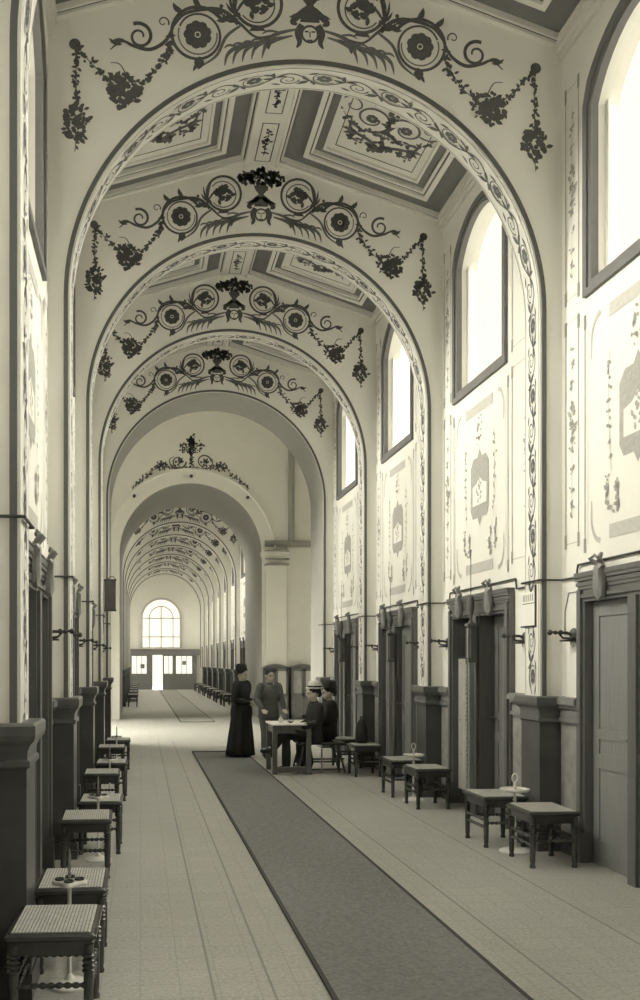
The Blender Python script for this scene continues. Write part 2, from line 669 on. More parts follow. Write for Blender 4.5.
def face_ornament():
    out = []
    # fruit basket
    p = Paint(fm())
    p.cluster(0, 7.47, .26, .10, 120, .035, 1)
    p.cluster(-.2, 7.45, .1, .07, 26, .03, 12)
    p.cluster(.2, 7.45, .1, .07, 26, .03, 13)
    p.lay = 1
    p.poly([(-.09, 7.37), (.09, 7.37), (.065, 7.31), (.03, 7.27), (-.03, 7.27), (-.065, 7.31)])
    p.poly([(-.03, 7.27), (.03, 7.27), (.05, 7.235), (-.05, 7.235)])
    out.append(('painted_fruit_basket', p.mesh('painted_fruit_basket', M['paint'])))
    # mask with wings and drapery
    p = Paint(fm())
    for sg in (-1, 1):
        p.stroke(p.path([(sg * .02, 7.24), (sg * .08, 7.19), (sg * .15, 7.12), (sg * .11, 7.10)]), .05, .02, .02)
        p.stroke(p.path([(sg * .07, 7.10), (sg * .105, 7.03), (sg * .09, 6.95), (sg * .115, 6.90)]), .05, .012, .02)
        p.leaf(sg * .05, 7.2, PI / 2 - sg * 1.9, .14, .03)
    p.poly([(-.07, 7.24), (.07, 7.24), (.085, 7.12), (-.085, 7.12)])
    p.ring(0, 7.02, .07, .02, 18)
    p.lay = 1
    p.stroke([(-.045, 7.04), (-.012, 7.04)], .014)
    p.stroke([(.012, 7.04), (.045, 7.04)], .014)
    p.stroke([(0, 7.04), (0, 6.99)], .01)
    p.stroke([(-.022, 6.967), (.022, 6.967)], .012)
    out.append(('painted_mask', p.mesh('painted_mask', M['paint'])))
    for sg in (-1, 1):
        p = Paint(fm(sg))
        # inner scroll with a rose
        p.ring(.450, 7.262, .205, .028, 34)
        p.ring(.460, 7.250, .155, .012, 26, .6, 5.6)
        p.cluster(.447, 7.262, .10, .095, 36, .034, 3)
        for a in (.2, 1.3, 2.4, 3.5, 4.6, 5.6):
            p.leaf(.443 + .03 * math.cos(a), 7.262 + .03 * math.sin(a), a + .5, .085, .05, .6)
        p.stroke(p.path([(.60, 7.16), (.655, 7.13), (.58, 7.06), (.46, 6.97), (.30, 7.00)]), .034, .014)
        for (lx, ly, an, ll) in ((.52, 7.02, 2.4, .14), (.40, 6.98, -2.6, .12), (.62, 7.12, -.6, .13), (.70, 7.15, -1.2, .12), (.93, 7.20, .35, .12), (1.08, 7.15, .0, .12)):
            p.leaf(lx, ly, an, ll, .045, .7)
        # middle scroll with a rosette
        p.spiral(.963, 6.965, .245, .165, 2.6, -1.35, .032, .016, 46)
        p.rosette(.963, 6.965, .125, 9)
        p.ring(.963, 6.965, .055, .03, 14)
        p.stroke(p.path([(.62, 7.07), (.70, 7.155), (.80, 7.19), (.93, 7.18), (1.08, 7.13), (1.17, 7.02)]), .03, .014, .012)
        p.cluster(.77, 7.18, .05, .04, 10, .028, 5)
        p.leaf(.945, 6.78, -PI / 2 + .1, .11, .08)
        p.leaf(.955, 6.74, -PI / 2 + .5, .10, .03)
        for k in range(4):
            p.leaf(1.15 + .015 * k, 6.95 - .05 * k, -.2 - .3 * k, .09, .03)
        # outer tendril
        p.spiral(1.455, 6.925, .115, .03, 1.1, 1.35, .032, .016, 34)
        p.stroke(p.path([(1.17, 7.02), (1.235, 6.90), (1.36, 6.82), (1.50, 6.84), (1.60, 6.875), (1.70, 6.80)]), .022, .008, .016)
        p.leaf(1.56, 6.87, .5, .14, .03, -.6)
        p.leaf(1.60, 6.85, -.1, .12, .03, .5)
        p.spiral(1.255, 7.055, .05, .015, 3.6, -1.0, .014, .008, 18)
        # upper tendrils
        for a, l in ((1.9, .20), (1.45, .25), (1.0, .20), (.6, .13)):
            p.leaf(.64, 7.15, a, l, .022, .3)
        out.append(('painted_scroll', p.mesh('painted_scroll', M['paint'])))
        p = Paint(fm(sg))
        for dx, dy, l in ((.10, 7.06, .30), (.15, 7.00, .26), (.24, 6.985, .26), (.33, 6.96, .25), (.42, 6.94, .24), (.51, 6.92, .22)):
            p.stroke(p.path([(dx, dy), (dx + l * .55, dy - .045), (dx + l * .9, dy - .11), (dx + l * 1.02, dy - .21)]), .012, .004, .026)
            p.stroke(p.path([(dx + l * .5, dy - .04), (dx + l * .85, dy - .03), (dx + l * 1.05, dy - .06)]), .010, .003, .014)
        p.stroke(p.path([(.60, 7.06), (.72, 6.96), (.80, 6.80), (.93, 6.70)]), .02, .01, .012)
        p.ring(.963, 6.965, .165, .012, 26, 3.0, 6.6)
        out.append(('painted_acanthus', p.mesh('painted_acanthus', M['paint_soft'])))
        p = Paint(fm(sg))
        p.foliage([(1.17, 6.90), (1.24, 6.76), (1.34, 6.62), (1.44, 6.54)], .035, .038, .02, 7 + sg)
        p.cluster(1.585, 6.475, .145, .125, 95, .036, 8 + sg)
        p.cluster(1.60, 6.42, .08, .12, 40, .034, 18 + sg)
        p.foliage([(1.70, 6.53), (1.80, 6.62), (1.90, 6.72), (1.985, 6.81)], .035, .036, .018, 9 + sg)
        p.stroke(p.path([(1.56, 6.58), (1.62, 6.68), (1.70, 6.69)]), .012, .006)
        out.append(('painted_garland', p.mesh('painted_garland', M['paint'])))
        p = Paint(fm(sg))
        p.disc(1.995, 6.83, .048, 14)
        p.foliage([(1.99, 6.80), (1.985, 6.55), (1.985, 6.28)], .032, .034, .014, 10 + sg)
        p.cluster(1.985, 6.18, .105, .15, 90, .034, 11 + sg)
        p.foliage([(1.985, 6.04), (1.995, 5.93)], .04, .024, .008, 12 + sg)
        out.append(('painted_pendant', p.mesh('painted_pendant', M['paint'])))
    # dark line that follows the intrados
    b = MB()
    prof = [(PL - .035, 1.3)] + [(C + (RAD + .035) * math.cos(PI - PI * i / 64), SPR + (RAD + .035) * math.sin(PI - PI * i / 64)) for i in range(65)] + [(PR + .035, 1.3)]
    n = len(b.v)
    hw = .018
    for i, (x, z) in enumerate(prof):
        d = Vector((x - C, 0, max(z - SPR, 0))).normalized()
        for s_ in (-1, 1):
            b.v += [(x + d.x * hw * s_, -.012, z + d.z * hw * s_), (x + d.x * hw * s_, .002, z + d.z * hw * s_)]
    for i in range(len(prof) - 1):
        k = n + 4 * i
        for q in ((k, k + 4, k + 6, k + 2), (k + 2, k + 6, k + 7, k + 3), (k + 1, k + 5, k + 4, k)):
            b.f.append(q)
            b.mi.append(0)
    out.append(('edge_moulding', b.mesh('edge_moulding', M['line'])))
    # scroll band on the soffit and on the pilaster faces; s runs along the curve, t across
    HL = SPR - 1.36
    ARC = PI * RAD

    def sm(s, t, lay):
        y = TH / 2 + t * .62
        e = .004 + lay * .001
        if s < HL:
            return (PL + e, y, 1.36 + s)
        if s > HL + ARC:
            return (PR - e, y, SPR - (s - HL - ARC))
        a = PI - (s - HL) / RAD
        return (C + (RAD - e) * math.cos(a), y, SPR + (RAD - e) * math.sin(a))
    p = Paint(sm)
    tot = 2 * HL + ARC
    P = .62
    n = int(tot / P)
    P = tot / n
    for i in range(n * 2):
        s0 = i * P / 2
        sg = 1 if i % 2 else -1
        p.stroke([(s0 + P / 2 * k / 8, sg * .10 * math.sin(PI * k / 8)) for k in range(9)], .018)
        cu, cv = s0 + P / 4, -sg * .025
        if i % 2:
            p.rosette(cu, cv, .075, 7)
            p.ring(cu, cv, .10, .012, 18, .5, 5.5)
        else:
            p.spiral(cu, cv, .095, .02, 0, 1.5, .016, .010, 22)
        for da in (.6, 2.2, 3.6):
            p.leaf(s0 + .03, sg * .03, da * sg, .11, .04, .5)
        p.leaf(cu + .07, -sg * .12, .4 * sg, .11, .03)
        p.leaf(cu - .06, -sg * .13, PI - .4 * sg, .10, .03)
    out.append(('painted_scroll_band', p.mesh('painted_scroll_band', M['paint_soft'])))
    b = MB()
    p = Paint(sm)
    for t in (-.215, .215):
        p.stroke([(tot * i / 120, t) for i in range(121)], .014)
    out.append(('painted_band_edge', p.mesh('painted_band_edge', M['paint_mid'])))
    return out


FACE = face_ornament()


def decorate(a):
    for nm, me in FACE:
        link(nm, me, a)


for z in ARCH[:-1]:
    a = tag(link('arch_wall', ME_ARCH, None, (0, z, 0)), kind='structure')
    decorate(a)
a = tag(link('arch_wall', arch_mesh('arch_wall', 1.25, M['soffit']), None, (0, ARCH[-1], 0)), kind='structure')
for nm, me in FACE:
    if 'band' not in nm:
        link(nm, me, a)
for z in FARCH[:-1]:
    a = tag(link('arch_wall', ME_ARCH, None, (0, z, 0)), kind='structure')
    decorate(a)
a = tag(link('arch_wall', arch_mesh('arch_wall', .25), None, (0, FARCH[-1], 0)), kind='structure')
for nm, me in FACE:
    if 'band' not in nm:
        link(nm, me, a)

# ------------------------------------------------------------------ coffered ceilings
SL = math.hypot(1, .315)


def slope_map(sg, y0):
    def f(a, bb, n):
        # a along the slope from the ridge, bb along the hall, n into the room
        x, z = a / SL, 7.735 - .315 * a / SL
        x -= n * .315 / SL
        z -= n / SL
        return (C + sg * x, y0 + bb, z)
    return f


def coffer_bay(y0, length):
    root = empty('ceiling', (0, 0, 0))
    tag(root, kind='structure')
    W = 2.24 * SL
    slab, mould, band, panel, line = MB(), MB(), MB(), MB(), MB()
    ara = []
    for sg in (-1, 1):
        f = slope_map(sg, y0)

        def fr(mb, a0, a1, b0, b1, w, n0, n1):
            mb.box(a0, a1, b0, b0 + w, n0, n1, 0, f)
            mb.box(a0, a1, b1 - w, b1, n0, n1, 0, f)
            mb.box(a0, a0 + w, b0 + w, b1 - w, n0, n1, 0, f)
            mb.box(a1 - w, a1, b0 + w, b1 - w, n0, n1, 0, f)
        slab.box(0, W + .1, 0, length, -.12, -.06, 0, f)
        a0, a1, b0, b1 = .17, W, 0, length
        fr(mould, a0, a1, b0, b1, .05, -.06, .035)              # outer cornice bead
        fr(line, a0 + .05, a1 - .05, b0 + .05, b1 - .05, .022, -.06, .012)
        fr(mould, a0 + .072, a1 - .072, b0 + .072, b1 - .072, .022, -.06, .02)
        fr(band, a0 + .094, a1 - .094, b0 + .094, b1 - .094, .22, -.06, -.03)
        fr(mould, a0 + .314, a1 - .314, b0 + .314, b1 - .314, .055, -.06, .03)
        fr(line, a0 + .369, a1 - .369, b0 + .369, b1 - .369, .016, -.06, .0)
        fr(mould, a0 + .385, a1 - .385, b0 + .385, b1 - .385, .03, -.06, .0)
        fr(band, a0 + .415, a1 - .415, b0 + .415, b1 - .415, .09, -.06, -.045)
        fr(mould, a0 + .505, a1 - .505, b0 + .505, b1 - .505, .03, -.06, -.02)
        panel.box(a0 + .535, a1 - .535, b0 + .535, b1 - .535, -.06, -.05, 0, f)
        m = .62
        fr(line, a0 + m, a1 - m, b0 + m, b1 - m, .010, -.05, -.047)
        # arabesque
        ac, bc = (a0 + a1) / 2, length / 2
        k = max((length - 2 * m) / 1.36, .3)
        p = Paint(lambda u, v, lay, f=f: f(ac + u * 1.22, bc + v * k, -.046 + lay * .001))
        for q in (-1, 1):
            p.spiral(q * .16, .12, .19, .06, PI / 2, q * 1.3, .030, .018, 34)
            p.rosette(q * .16, .12, .06)
            p.spiral(q * .15, -.30, .15, .04, -PI / 2, -q * 1.3, .026, .014, 30)
            p.cluster(q * .15, -.30, .04, .04, 8, .03, 4)
            p.stroke(p.path([(0, -.12), (q * .12, -.1), (q * .30, -.2), (q * .34, -.42)]), .03, .01, .02)
            p.stroke(p.path([(0, .5), (q * .14, .42), (q * .30, .36), (q * .33, .2)]), .03, .01, .02)
            for an in (.3, .9, 1.5):
                p.leaf(q * .25, .36, PI / 2 - q * an, .14, .04)
                p.leaf(q * .22, -.45, -PI / 2 + q * an, .14, .04)
            p.spiral(q * .36, .02, .13, .03, PI / 2 + .6, -q * 1.2, .022, .012, 26)
            p.spiral(q * .30, -.50, .11, .03, PI / 2, q * 1.2, .020, .010, 24)
            p.foliage([(q * .05, .3), (q * .28, .30), (q * .42, .15)], .05, .05, .03, 24 + q)
            p.foliage([(q * .04, -.2), (q * .22, -.12), (q * .38, -.25), (q * .36, -.5)], .05, .05, .03, 27 + q)
            p.cluster(q * .24, .47, .08, .06, 16, .035, 29)
        p.foliage([(0, -.56), (0, 0), (0, .56)], .05, .06, .03, 22)
        p.cluster(0, .5, .12, .06, 26, .04, 23)
        ara.append(p)
    slab.build('ceiling_slab', M['ceiling'], root)
    mould.build('coffer_moulding', M['ceiling'], root)
    band.build('coffer_band', M['coffer'], root)
    panel.build('coffer_panel', M['ceiling'], root)
    line.build('coffer_line', M['line'], root)
    for p in ara:
        p.build('painted_arabesque', M['paint_soft'], root)
    b = MB()
    b.box(C - .17, C + .17, y0, y0 + length, 7.62, 7.74)
    b.box(C - .20, C - .17, y0, y0 + length, 7.60, 7.72)
    b.box(C + .17, C + .20, y0, y0 + length, 7.60, 7.72)
    b.build('ridge_beam', M['ceiling'], root)
    p = Paint(lambda u, v, lay: (C + u, y0 + v, 7.617 - lay * .001))
    n = 3
    for i in range(n):
        c0 = length * (i + .5) / n
        h = length / n * .40
        for u in (-.09, .09):
            p.stroke([(u, c0 - h), (u, c0 + h)], .012)
        for v in (-h, h):
            p.stroke([(-.096, c0 + v), (.096, c0 + v)], .012)
        p.foliage([(0, c0 - h * .7), (0, c0 + h * .7)], .05, .04, .02, 30 + i)
        p.cluster(0, c0, .03, .1, 10, .03, 35)
    p.build('painted_ridge_panel', M['paint'], root)
    # eaves cornice along the two walls
    b = MB()
    for x, s in ((XL, 1), (XR, -1)):
        for d, z0, z1 in ((.05, 6.95, 7.0), (.08, 7.0, 7.03), (.03, 6.90, 6.95)):
            b.box(min(x, x + s * d), max(x, x + s * d), y0, y0 + length, z0, z1)
    b.build('eaves_cornice', M['ceiling'], root)
    return root


for k in range(len(ARCH) - 1):
    coffer_bay(ARCH[k] + TH, BAY - TH)
FZ = [FAR0 - TH] + FARCH
for k in range(len(FZ) - 1):
    coffer_bay(FZ[k] + TH, FZ[k + 1] - FZ[k] - TH)

# ------------------------------------------------------------------ windows


def window(n, side, zc):
    x = XR if side > 0 else XL
    s = -1 if side > 0 else 1           # towards the hall
    root = empty('window_%d' % n, (x, zc, 0))
    tag(root, kind='structure')
    # surround
    b = MB()
    fw = .105
    ins = [(-WH, WSILL)] + [(-WH, WSPR)] + hole_arc(0, WH, WSPR, WRISE)[1:-1] + [(WH, WSPR), (WH, WSILL)]
    outs = [(-WH - fw, WSILL - fw)] + [(-WH - fw, WSPR + .03)] + [(y * (1 + fw / WH), z + fw) for y, z in hole_arc(0, WH, WSPR, WRISE)[1:-1]] + [(WH + fw, WSPR + .03), (WH + fw, WSILL - fw)]
    ins_pane = ins
    ins = [(y * .988, z - .006 if z > 5 else z + .006) for y, z in ins]
    k = len(ins)
    base = len(b.v)
    for (yi, zi), (yo, zo) in zip(ins, outs):
        ym, zm = yi + (yo - yi) * .45, zi + (zo - zi) * .45
        b.v += [(-s * .045, yi, zi), (s * .018, yi, zi), (s * .018, ym, zm), (s * .035, ym, zm), (s * .035, yo, zo), (-s * .005, yo, zo)]
    for i in range(k):
        j = (i + 1) % k
        for q in range(5):
            b.f.append((base + i * 6 + q, base + j * 6 + q, base + j * 6 + q + 1, base + i * 6 + q + 1))
            b.mi.append(0)
    b.build('window_frame', M['frame'], root)
    b = MB()
    pts = [(-s * .12, y, z) for y, z in ins_pane]
    b.face(pts)
    b.build('window_pane', M['glass'], root)
    b = MB()
    b.box(-s * .12 - .012, -s * .12 + .012, WH - .05, WH - .003, WSILL + .003, WSPR + .02)
    b.box(-s * .12 - .012, -s * .12 + .012, -WH + .003, -WH + .05, WSILL + .003, WSPR + .02)
    b.box(-s * .12 - .012, -s * .12 + .012, -WH + .05, WH - .05, WSILL + .003, WSILL + .05)
    b.build('window_sash', M['plaster'], root)
    return root


wn = 0
for z in ARCH[:-1]:
    for side in (1, -1):
        wn += 1
        window(wn, side, z + WO)
for z in FB:
    for side in (1, -1):
        wn += 1
        window(wn, side, z + WO)

# ------------------------------------------------------------------ doors


def leaf_mesh(w, h):
    b = MB()
    t = .04
    st = .09
    b.box(-t / 2, t / 2, -w / 2, -w / 2 + st, 0, h)
    b.box(-t / 2, t / 2, w / 2 - st, w / 2, 0, h)
    for z0, z1 in ((0, .2), (.78, .90), (1.02, 1.10), (h - .12, h)):
        b.box(-t / 2, t / 2, -w / 2 + st, w / 2 - st, z0, z1)
    for z0, z1 in ((.2, .78), (.90, 1.02), (1.10, h - .12)):
        b.box(-t / 4, t / 4, -w / 2 + st, w / 2 - st, z0, z1)
        c = .045
        if z1 - z0 > .2:
            b.box(-t / 2.6, t / 2.6, -w / 2 + st + c, w / 2 - st - c, z0 + c, z1 - c)
    return b.mesh('door_leaf', M['wood_leaf'])


LEAF = leaf_mesh(.66, DTOP - .01)


def cartouche_mesh():
    b = MB()
    # shield with scrolled head, local: x out of the wall (towards -x), y along, z up
    prof = [(-.05, -.14), (0, -.17), (.05, -.14), (.065, -.03), (.045, .06), (.06, .10), (.03, .13), (0, .10), (-.03, .13), (-.06, .10), (-.045, .06), (-.065, -.03)]
    for x0, k in ((0, 1.0), (-.03, .96), (-.05, .7)):
        pass
    rings = [[(x, y * k, z * k) for y, z in prof] for x, k in ((.0, 1), (-.03, 1), (-.05, .75))]
    b.loft(rings)
    b.tube([(-.03, -.05, .13), (-.06, -.065, .165), (-.03, -.05, .19), (-.02, -.03, .17)], [.02, .018, .014, .01], 8, 0, True)
    b.tube([(-.03, .05, .13), (-.06, .065, .165), (-.03, .05, .19), (-.02, .03, .17)], [.02, .018, .014, .01], 8, 0, True)
    return b.mesh('carved_cartouche', M['wood_leaf'], 40)


CART = cartouche_mesh()
HANDLE = MB()
HANDLE.box(-.008, 0, -.02, .02, -.08, .08)
HANDLE.tube([(0, 0, .02), (-.05, 0, .02), (-.05, .07, .02)], .009, 8, 0, True)
HANDLE = HANDLE.mesh('door_handle', M['brass'], 40)


def door(n, side, zc, open_far=False):
    x = XR if side > 0 else XL
    root = empty('door_%d' % n, (x, zc, 0), 0 if side > 0 else PI)
    tag(root, kind='structure')
    # local: -x is towards the hall
    b = MB()
    fw = .12
    for y0, y1 in ((-DH, -DH + fw), (DH - fw, DH)):
        b.box(-.05, .30, y0, y1, 0, DTOP + .2)
        b.box(-.075, .0, y0 + .03, y1 - .03, .25, DTOP + .1)
        b.box(-.09, .0, y0 - .005, y1 + .005, 0, .25)
    b.build('door_frame', M['wood'], root)
    b = MB()
    b.box(-.055, .28, -.08, .08, 0, DTOP + .04)
    b.box(-.08, 0, -.055, .055, 0, DTOP)
    b.build('door_post', M['wood'], root)
    b = MB()
    b.box(-.05, .30, -DH + fw, DH - fw, DTOP, DTOP + .20)
    for d, z0, z1 in ((.07, DTOP + .03, DTOP + .06), (.06, DTOP + .10, DTOP + .13), (.068, DTOP + .13, DTOP + .16), (.076, DTOP + .17, DTOP + .20), (.085, DTOP + .20, DTOP + .24)):
        b.box(-d, 0.02, -DH + (.004 if z0 > DTOP + .1 else .02), DH - (.004 if z0 > DTOP + .1 else .02), z0, z1)
    b.build('door_cornice', M['wood'], root)
    for s in (-1, 1):
        lf = link('door_leaf', LEAF, root, (.13 if open_far else .04, s * .42, .005))
        if open_far and s > 0:
            lf.location = (.56, .74, .005)
            lf.rotation_euler = (0, 0, R(80))
        link('door_handle', HANDLE, lf, (-.022, -s * .27, 1.03))
        link('carved_cartouche', CART, root, (-.075, s * .44, DTOP + .16))
    return root


dn = 0
for k, z in enumerate(ARCH[:-1]):
    for side in (1, -1):
        dn += 1
        door(dn, side, z + DO, side > 0 and k == 4)
for z in FB:
    for side in (1, -1):
        dn += 1
        door(dn, side, z + DO)

# ------------------------------------------------------------------ dados


def dado_set():
    """pilaster dado: local x=0 at the wall, +x into the hall, local y from 0 (front of the arch)"""
    out = []
    b = MB()
    d = .215
    b.box(0, d, -.035, TH + .03, .16, 1.13)
    out.append(('dado_body', b.mesh('dado_body', M['dado'])))
    b = MB()
    b.box(0, d + .03, -.06, TH + .055, 0, .13)
    b.box(0, d + .02, -.05, TH + .045, .13, .16)
    out.append(('dado_plinth', b.mesh('dado_plinth', M['dado'])))
    b = MB()
    rings = []
    for o, z in ((0, 1.12), (.018, 1.135), (.018, 1.16), (.004, 1.17), (.006, 1.21), (.020, 1.24), (.042, 1.265), (.048, 1.29), (.048, 1.335), (.036, 1.348)):
        rings.append([(0, -.035 - o, z), (d + o, -.035 - o, z), (d + o, TH + .03 + o, z), (0, TH + .03 + o, z)])
    b.loft(rings)
    out.append(('dado_cap', b.mesh('dado_cap', M['dado_cap'])))
    return out


DADO = dado_set()


def flank_meshes(name, L):
    b = MB()
    b.box(0, .025, 0, L, .15, 1.12)
    b.box(.025, .03, .03, L - .03, .2, 1.06)
    a = b.mesh('dado_panel', M['dado_grey'])
    b = MB()
    for d, z0, z1 in ((.03, 1.10, 1.13), (.05, 1.13, 1.17), (.035, 1.17, 1.23), (.06, 1.25, 1.28), (.085, 1.28, 1.33), (.07, 1.33, 1.345), (.03, 1.23, 1.25)):
        b.box(0, d, 0, L, z0, z1)
    c = b.mesh('dado_rail', M['rail'])
    b = MB()
    b.box(0, .04, 0, L, 0, .15)
    e = b.mesh('dado_skirting', M['dado'])
    return (('dado_panel', a), ('dado_rail', c), ('dado_skirting', e))


def dado_at(side, y):
    x = XR if side > 0 else XL
    root = empty('pilaster_dado', (x, y + (TH if side > 0 else 0) * 0, 0))
    tag(root, kind='structure')
    for nm, me in DADO:
        o = link(nm, me, root)
        if side > 0:
            o.rotation_euler = (0, 0, PI)
            o.location = (0, TH, 0)
    return root


def flank_at(side, y, L, cache={}):
    key = round(L, 3)
    if key not in cache:
        cache[key] = flank_meshes('d', L)
    x = XR if side > 0 else XL
    root = empty('wall_dado', (x, y, 0))
    tag(root, kind='structure')
    for nm, me in cache[key]:
        o = link(nm, me, root)
        if side > 0:
            o.rotation_euler = (0, 0, PI)
            o.location = (0, L, 0)


for side in (1, -1):
    for k, z in enumerate(ARCH):
        dado_at(side, z)
        if k < len(ARCH) - 1:
            flank_at(side, z + TH + .03, DO - DH - TH - .03)
            flank_at(side, z + DO + DH, BAY - DO - DH - .035)
    for z in FARCH[:-1]:
        dado_at(side, z)
        flank_at(side, z - (FBAY - DO - DH) + .0, FBAY - DO - DH - .035)
        flank_at(side, z + TH + .03, DO - DH - TH - .03)

# ------------------------------------------------------------------ wall paintings of the side walls


def wall_paint(side):
    x = XR - .004 if side > 0 else XL + .004
    s = -1 if side > 0 else 1

    def wm(u, v, lay):
        return (x + s * lay * .001, u, v)
    meshes = []
    p = Paint(wm)      # borders
    pm = Paint(wm)
    y0, y1 = WO - .73, WO + .73

    def vline(y, z0, z1):
        p.stroke([(y, z0), (y, z1)], .012)
        p.lay = 1
        for z in (z0, z1):
            sgn = 1 if z == z0 else -1
            p.stroke([(y, z), (y, z + sgn * .12)], .036)
        p.lay = 0
    vline(y0 - .05, 2.55, 4.52)
    vline(y1 + .05, 2.55, 4.52)
    for ya, yb in ((TH + .07, y0 - .15), (y1 + .16, BAY - .08)):
        vline(ya, 2.62, 4.58)
        vline(yb, 2.62, 4.58)
        vline(ya, 4.72, 6.6)
        vline(yb, 4.72, 6.6)
        for z in (2.66, 4.56, 4.76, 6.56):
            pm.stroke([(ya, z), (yb, z)], .008)
    pm.stroke([(y0, 2.62), (y0, 4.42)], .006)
    pm.stroke([(y1, 2.62), (y1, 4.42)], .006)
    meshes.append(('painted_border', p.mesh('painted_border', M['paint_mid'])))
    meshes.append(('painted_fine_line', pm.mesh('painted_fine_line', M['paint_pale'])))
    p = Paint(wm)
    for z in (4.36, 2.62):
        p.poly([(y0 + .34, z), (y1 - .34, z), (y1 - .34, z + .11), (y0 + .34, z + .11)])
    for ya, q in ((y0 + .06, 1), (y1 - .06, -1)):
        for za, r in ((4.46, -1), (2.62, 1)):
            p.stroke(p.path([(ya + q * .14, za), (ya + q * .06, za + r * .04), (ya, za + r * .16), (ya, za + r * .34)]), .05, .012)
    meshes.append(('painted_panel_bar', p.mesh('painted_panel_bar', M['paint_pale'])))
    # central cartouche
    p = Paint(wm)
    yc, zc = WO - .02, 3.55
    p.poly([(yc - .26, zc - .24), (yc + .26, zc - .24), (yc + .26, zc + .24), (yc + .18, zc + .33), (yc - .18, zc + .33), (yc - .26, zc + .24)])
    p.poly([(yc - .2, zc - .33), (yc + .2, zc - .33), (yc + .26, zc - .24), (yc - .26, zc - .24)])
    p.poly([(yc - .06, zc + .33), (yc + .06, zc + .33), (yc, zc + .42)])
    p.poly([(yc - .06, zc - .33), (yc, zc - .42), (yc + .06, zc - .33)])
    meshes.append(('painted_cartouche', p.mesh('painted_cartouche', M['paint_wall'])))
    p = Paint(wm)
    p.lay = 1
    p.poly([(yc - .20, zc - .19), (yc + .20, zc - .19), (yc + .20, zc + .02), (yc + .08, zc + .05), (yc, zc + .12), (yc - .08, zc + .05), (yc - .20, zc + .02)])
    meshes.append(('painted_cartouche_shell', p.mesh('painted_cartouche_shell', M['plaster'])))
    p = Paint(wm)
    p.lay = 2
    p.cluster(yc, zc - .02, .07, .12, 14, .03, 3)
    p.cluster(yc, zc + .62, .10, .18, 16, .03, 4)
    for q in (-1, 1):
        p.foliage([(yc + q * .40, zc + .55), (yc + q * .42, zc + .1), (yc + q * .38, zc - .4)], .11, .035, .03, 5 + q, .005)
        p.cluster(yc + q * .30, zc - .62, .04, .14, 22, .034, 6 + q)
        p.cluster(yc + q * .44, zc - .58, .03, .14, 16, .034, 7 + q)
    for ya, yb in ((TH + .07, y0 - .15), (y1 + .16, BAY - .08)):
        ym = (ya + yb) / 2
        for za, zb in ((2.9, 4.4), (4.95, 6.4)):
            p.foliage([(ym, za), (ym, zb)], .07, .032, .02, 8, .004)
            p.cluster(ym, (za + zb) / 2, .05, .22, 26, .034, 9)
    meshes.append(('painted_pendant', p.mesh('painted_pendant', M['paint_wall'])))
    return meshes


for side, nm in ((1, 'right'), (-1, 'left')):
    ms = wall_paint(side)
    for z in ARCH[:-1]:
        for n_, me in ms:
            link(n_, me, WALL[nm], (0, z, 0))
    for z in FB:
        for n_, me in ms:
            link(n_, me, WALL['far_' + nm], (0, z, 0))

# ------------------------------------------------------------------ crossing
b = MB()
HT = 9.6
for y0, y1 in ((CR0 - .25, CR0), (CR1, CR1 + .4)):
    b.box(-4.6, XL + .001, y0, y1, 0, HT)
    b.box(XR - .001, 5.6, y0, y1, 0, HT)
    b.box(XL, XR, y0 + .001, y1 - .001 if y0 < 20 else y1, 7.7, HT)
b.box(5.35, 5.6, CR0, CR1, 0, HT)
# left end with a wide glazed entrance
b.box(-4.6, -4.3, CR0, CR0 + .9, 0, HT)
b.box(-4.6, -4.3, CR1 - .9, CR1, 0, HT)
b.box(-4.6, -4.3, CR0 + .9, CR1 - .9, 4.4, HT)
tag(b.build('wall_crossing', M['plaster']), kind='structure')
b = MB()
b.box(-4.6, 5.6, CR0 - .25, CR1 + .4, HT, HT + .2)
tag(b.build('ceiling_crossing', M['ceiling']), kind='structure')

root = empty('window_%d' % (wn + 1), (-4.45, (CR0 + CR1) / 2, 0))
tag(root, kind='structure')
b = MB()
hw = (CR1 - CR0) / 2 - .9
for i in range(7):
    y = -hw + 2 * hw * i / 6
    b.box(-.05, .05, y - .05, y + .05, 0, 4.4)
for z in (.05, 2.3, 4.35):
    b.box(-.045, .045, -hw, hw, z - .05, z + .05)
b.build('window_frame', M['wood'], root)
b = MB()
b.face([(0, -hw, 0), (0, hw, 0), (0, hw, 4.4), (0, -hw, 4.4)])
b.build('window_pane', M['glass'], root)

# the deep arch between the crossing and the far hall
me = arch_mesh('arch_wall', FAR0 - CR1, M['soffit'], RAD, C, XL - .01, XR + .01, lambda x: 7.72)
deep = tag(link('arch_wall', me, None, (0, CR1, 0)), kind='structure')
# archivolt ring
b = MB()
n = 64
prev = None
rings = []
for i in range(n + 1):
    a = PI * i / n
    ca, sa = math.cos(a), math.sin(a)
    rings.append([(C + r_ * ca, y, SPR + r_ * sa) for r_, y in ((RAD + .02, .01), (RAD + .02, -.05), (RAD + .34, -.05), (RAD + .37, -.09), (RAD + .42, -.09), (RAD + .42, .01))])
b.loft(rings)
b.build('archivolt', M['plaster'], deep, 40)
b = MB()
for u, v in ((0, 6.94), (-1.62, 6.35), (1.62, 6.35)):
    b.lathe([(.05, 0), (.05, -.02), (.03, -.05), (.005, -.06)], (C + u, -.05, v), 10, 0, 'y')
b.build('archivolt_stud', M['iron'], deep)
p = Paint(fm(1, .006))
p.foliage([(0, 7.1), (0, 7.5), (0, 7.95)], .05, .06, .04, 41)
p.cluster(0, 7.78, .32, .24, 90, .05, 42)
p.cluster(0, 8.0, .10, .14, 24, .05, 43)
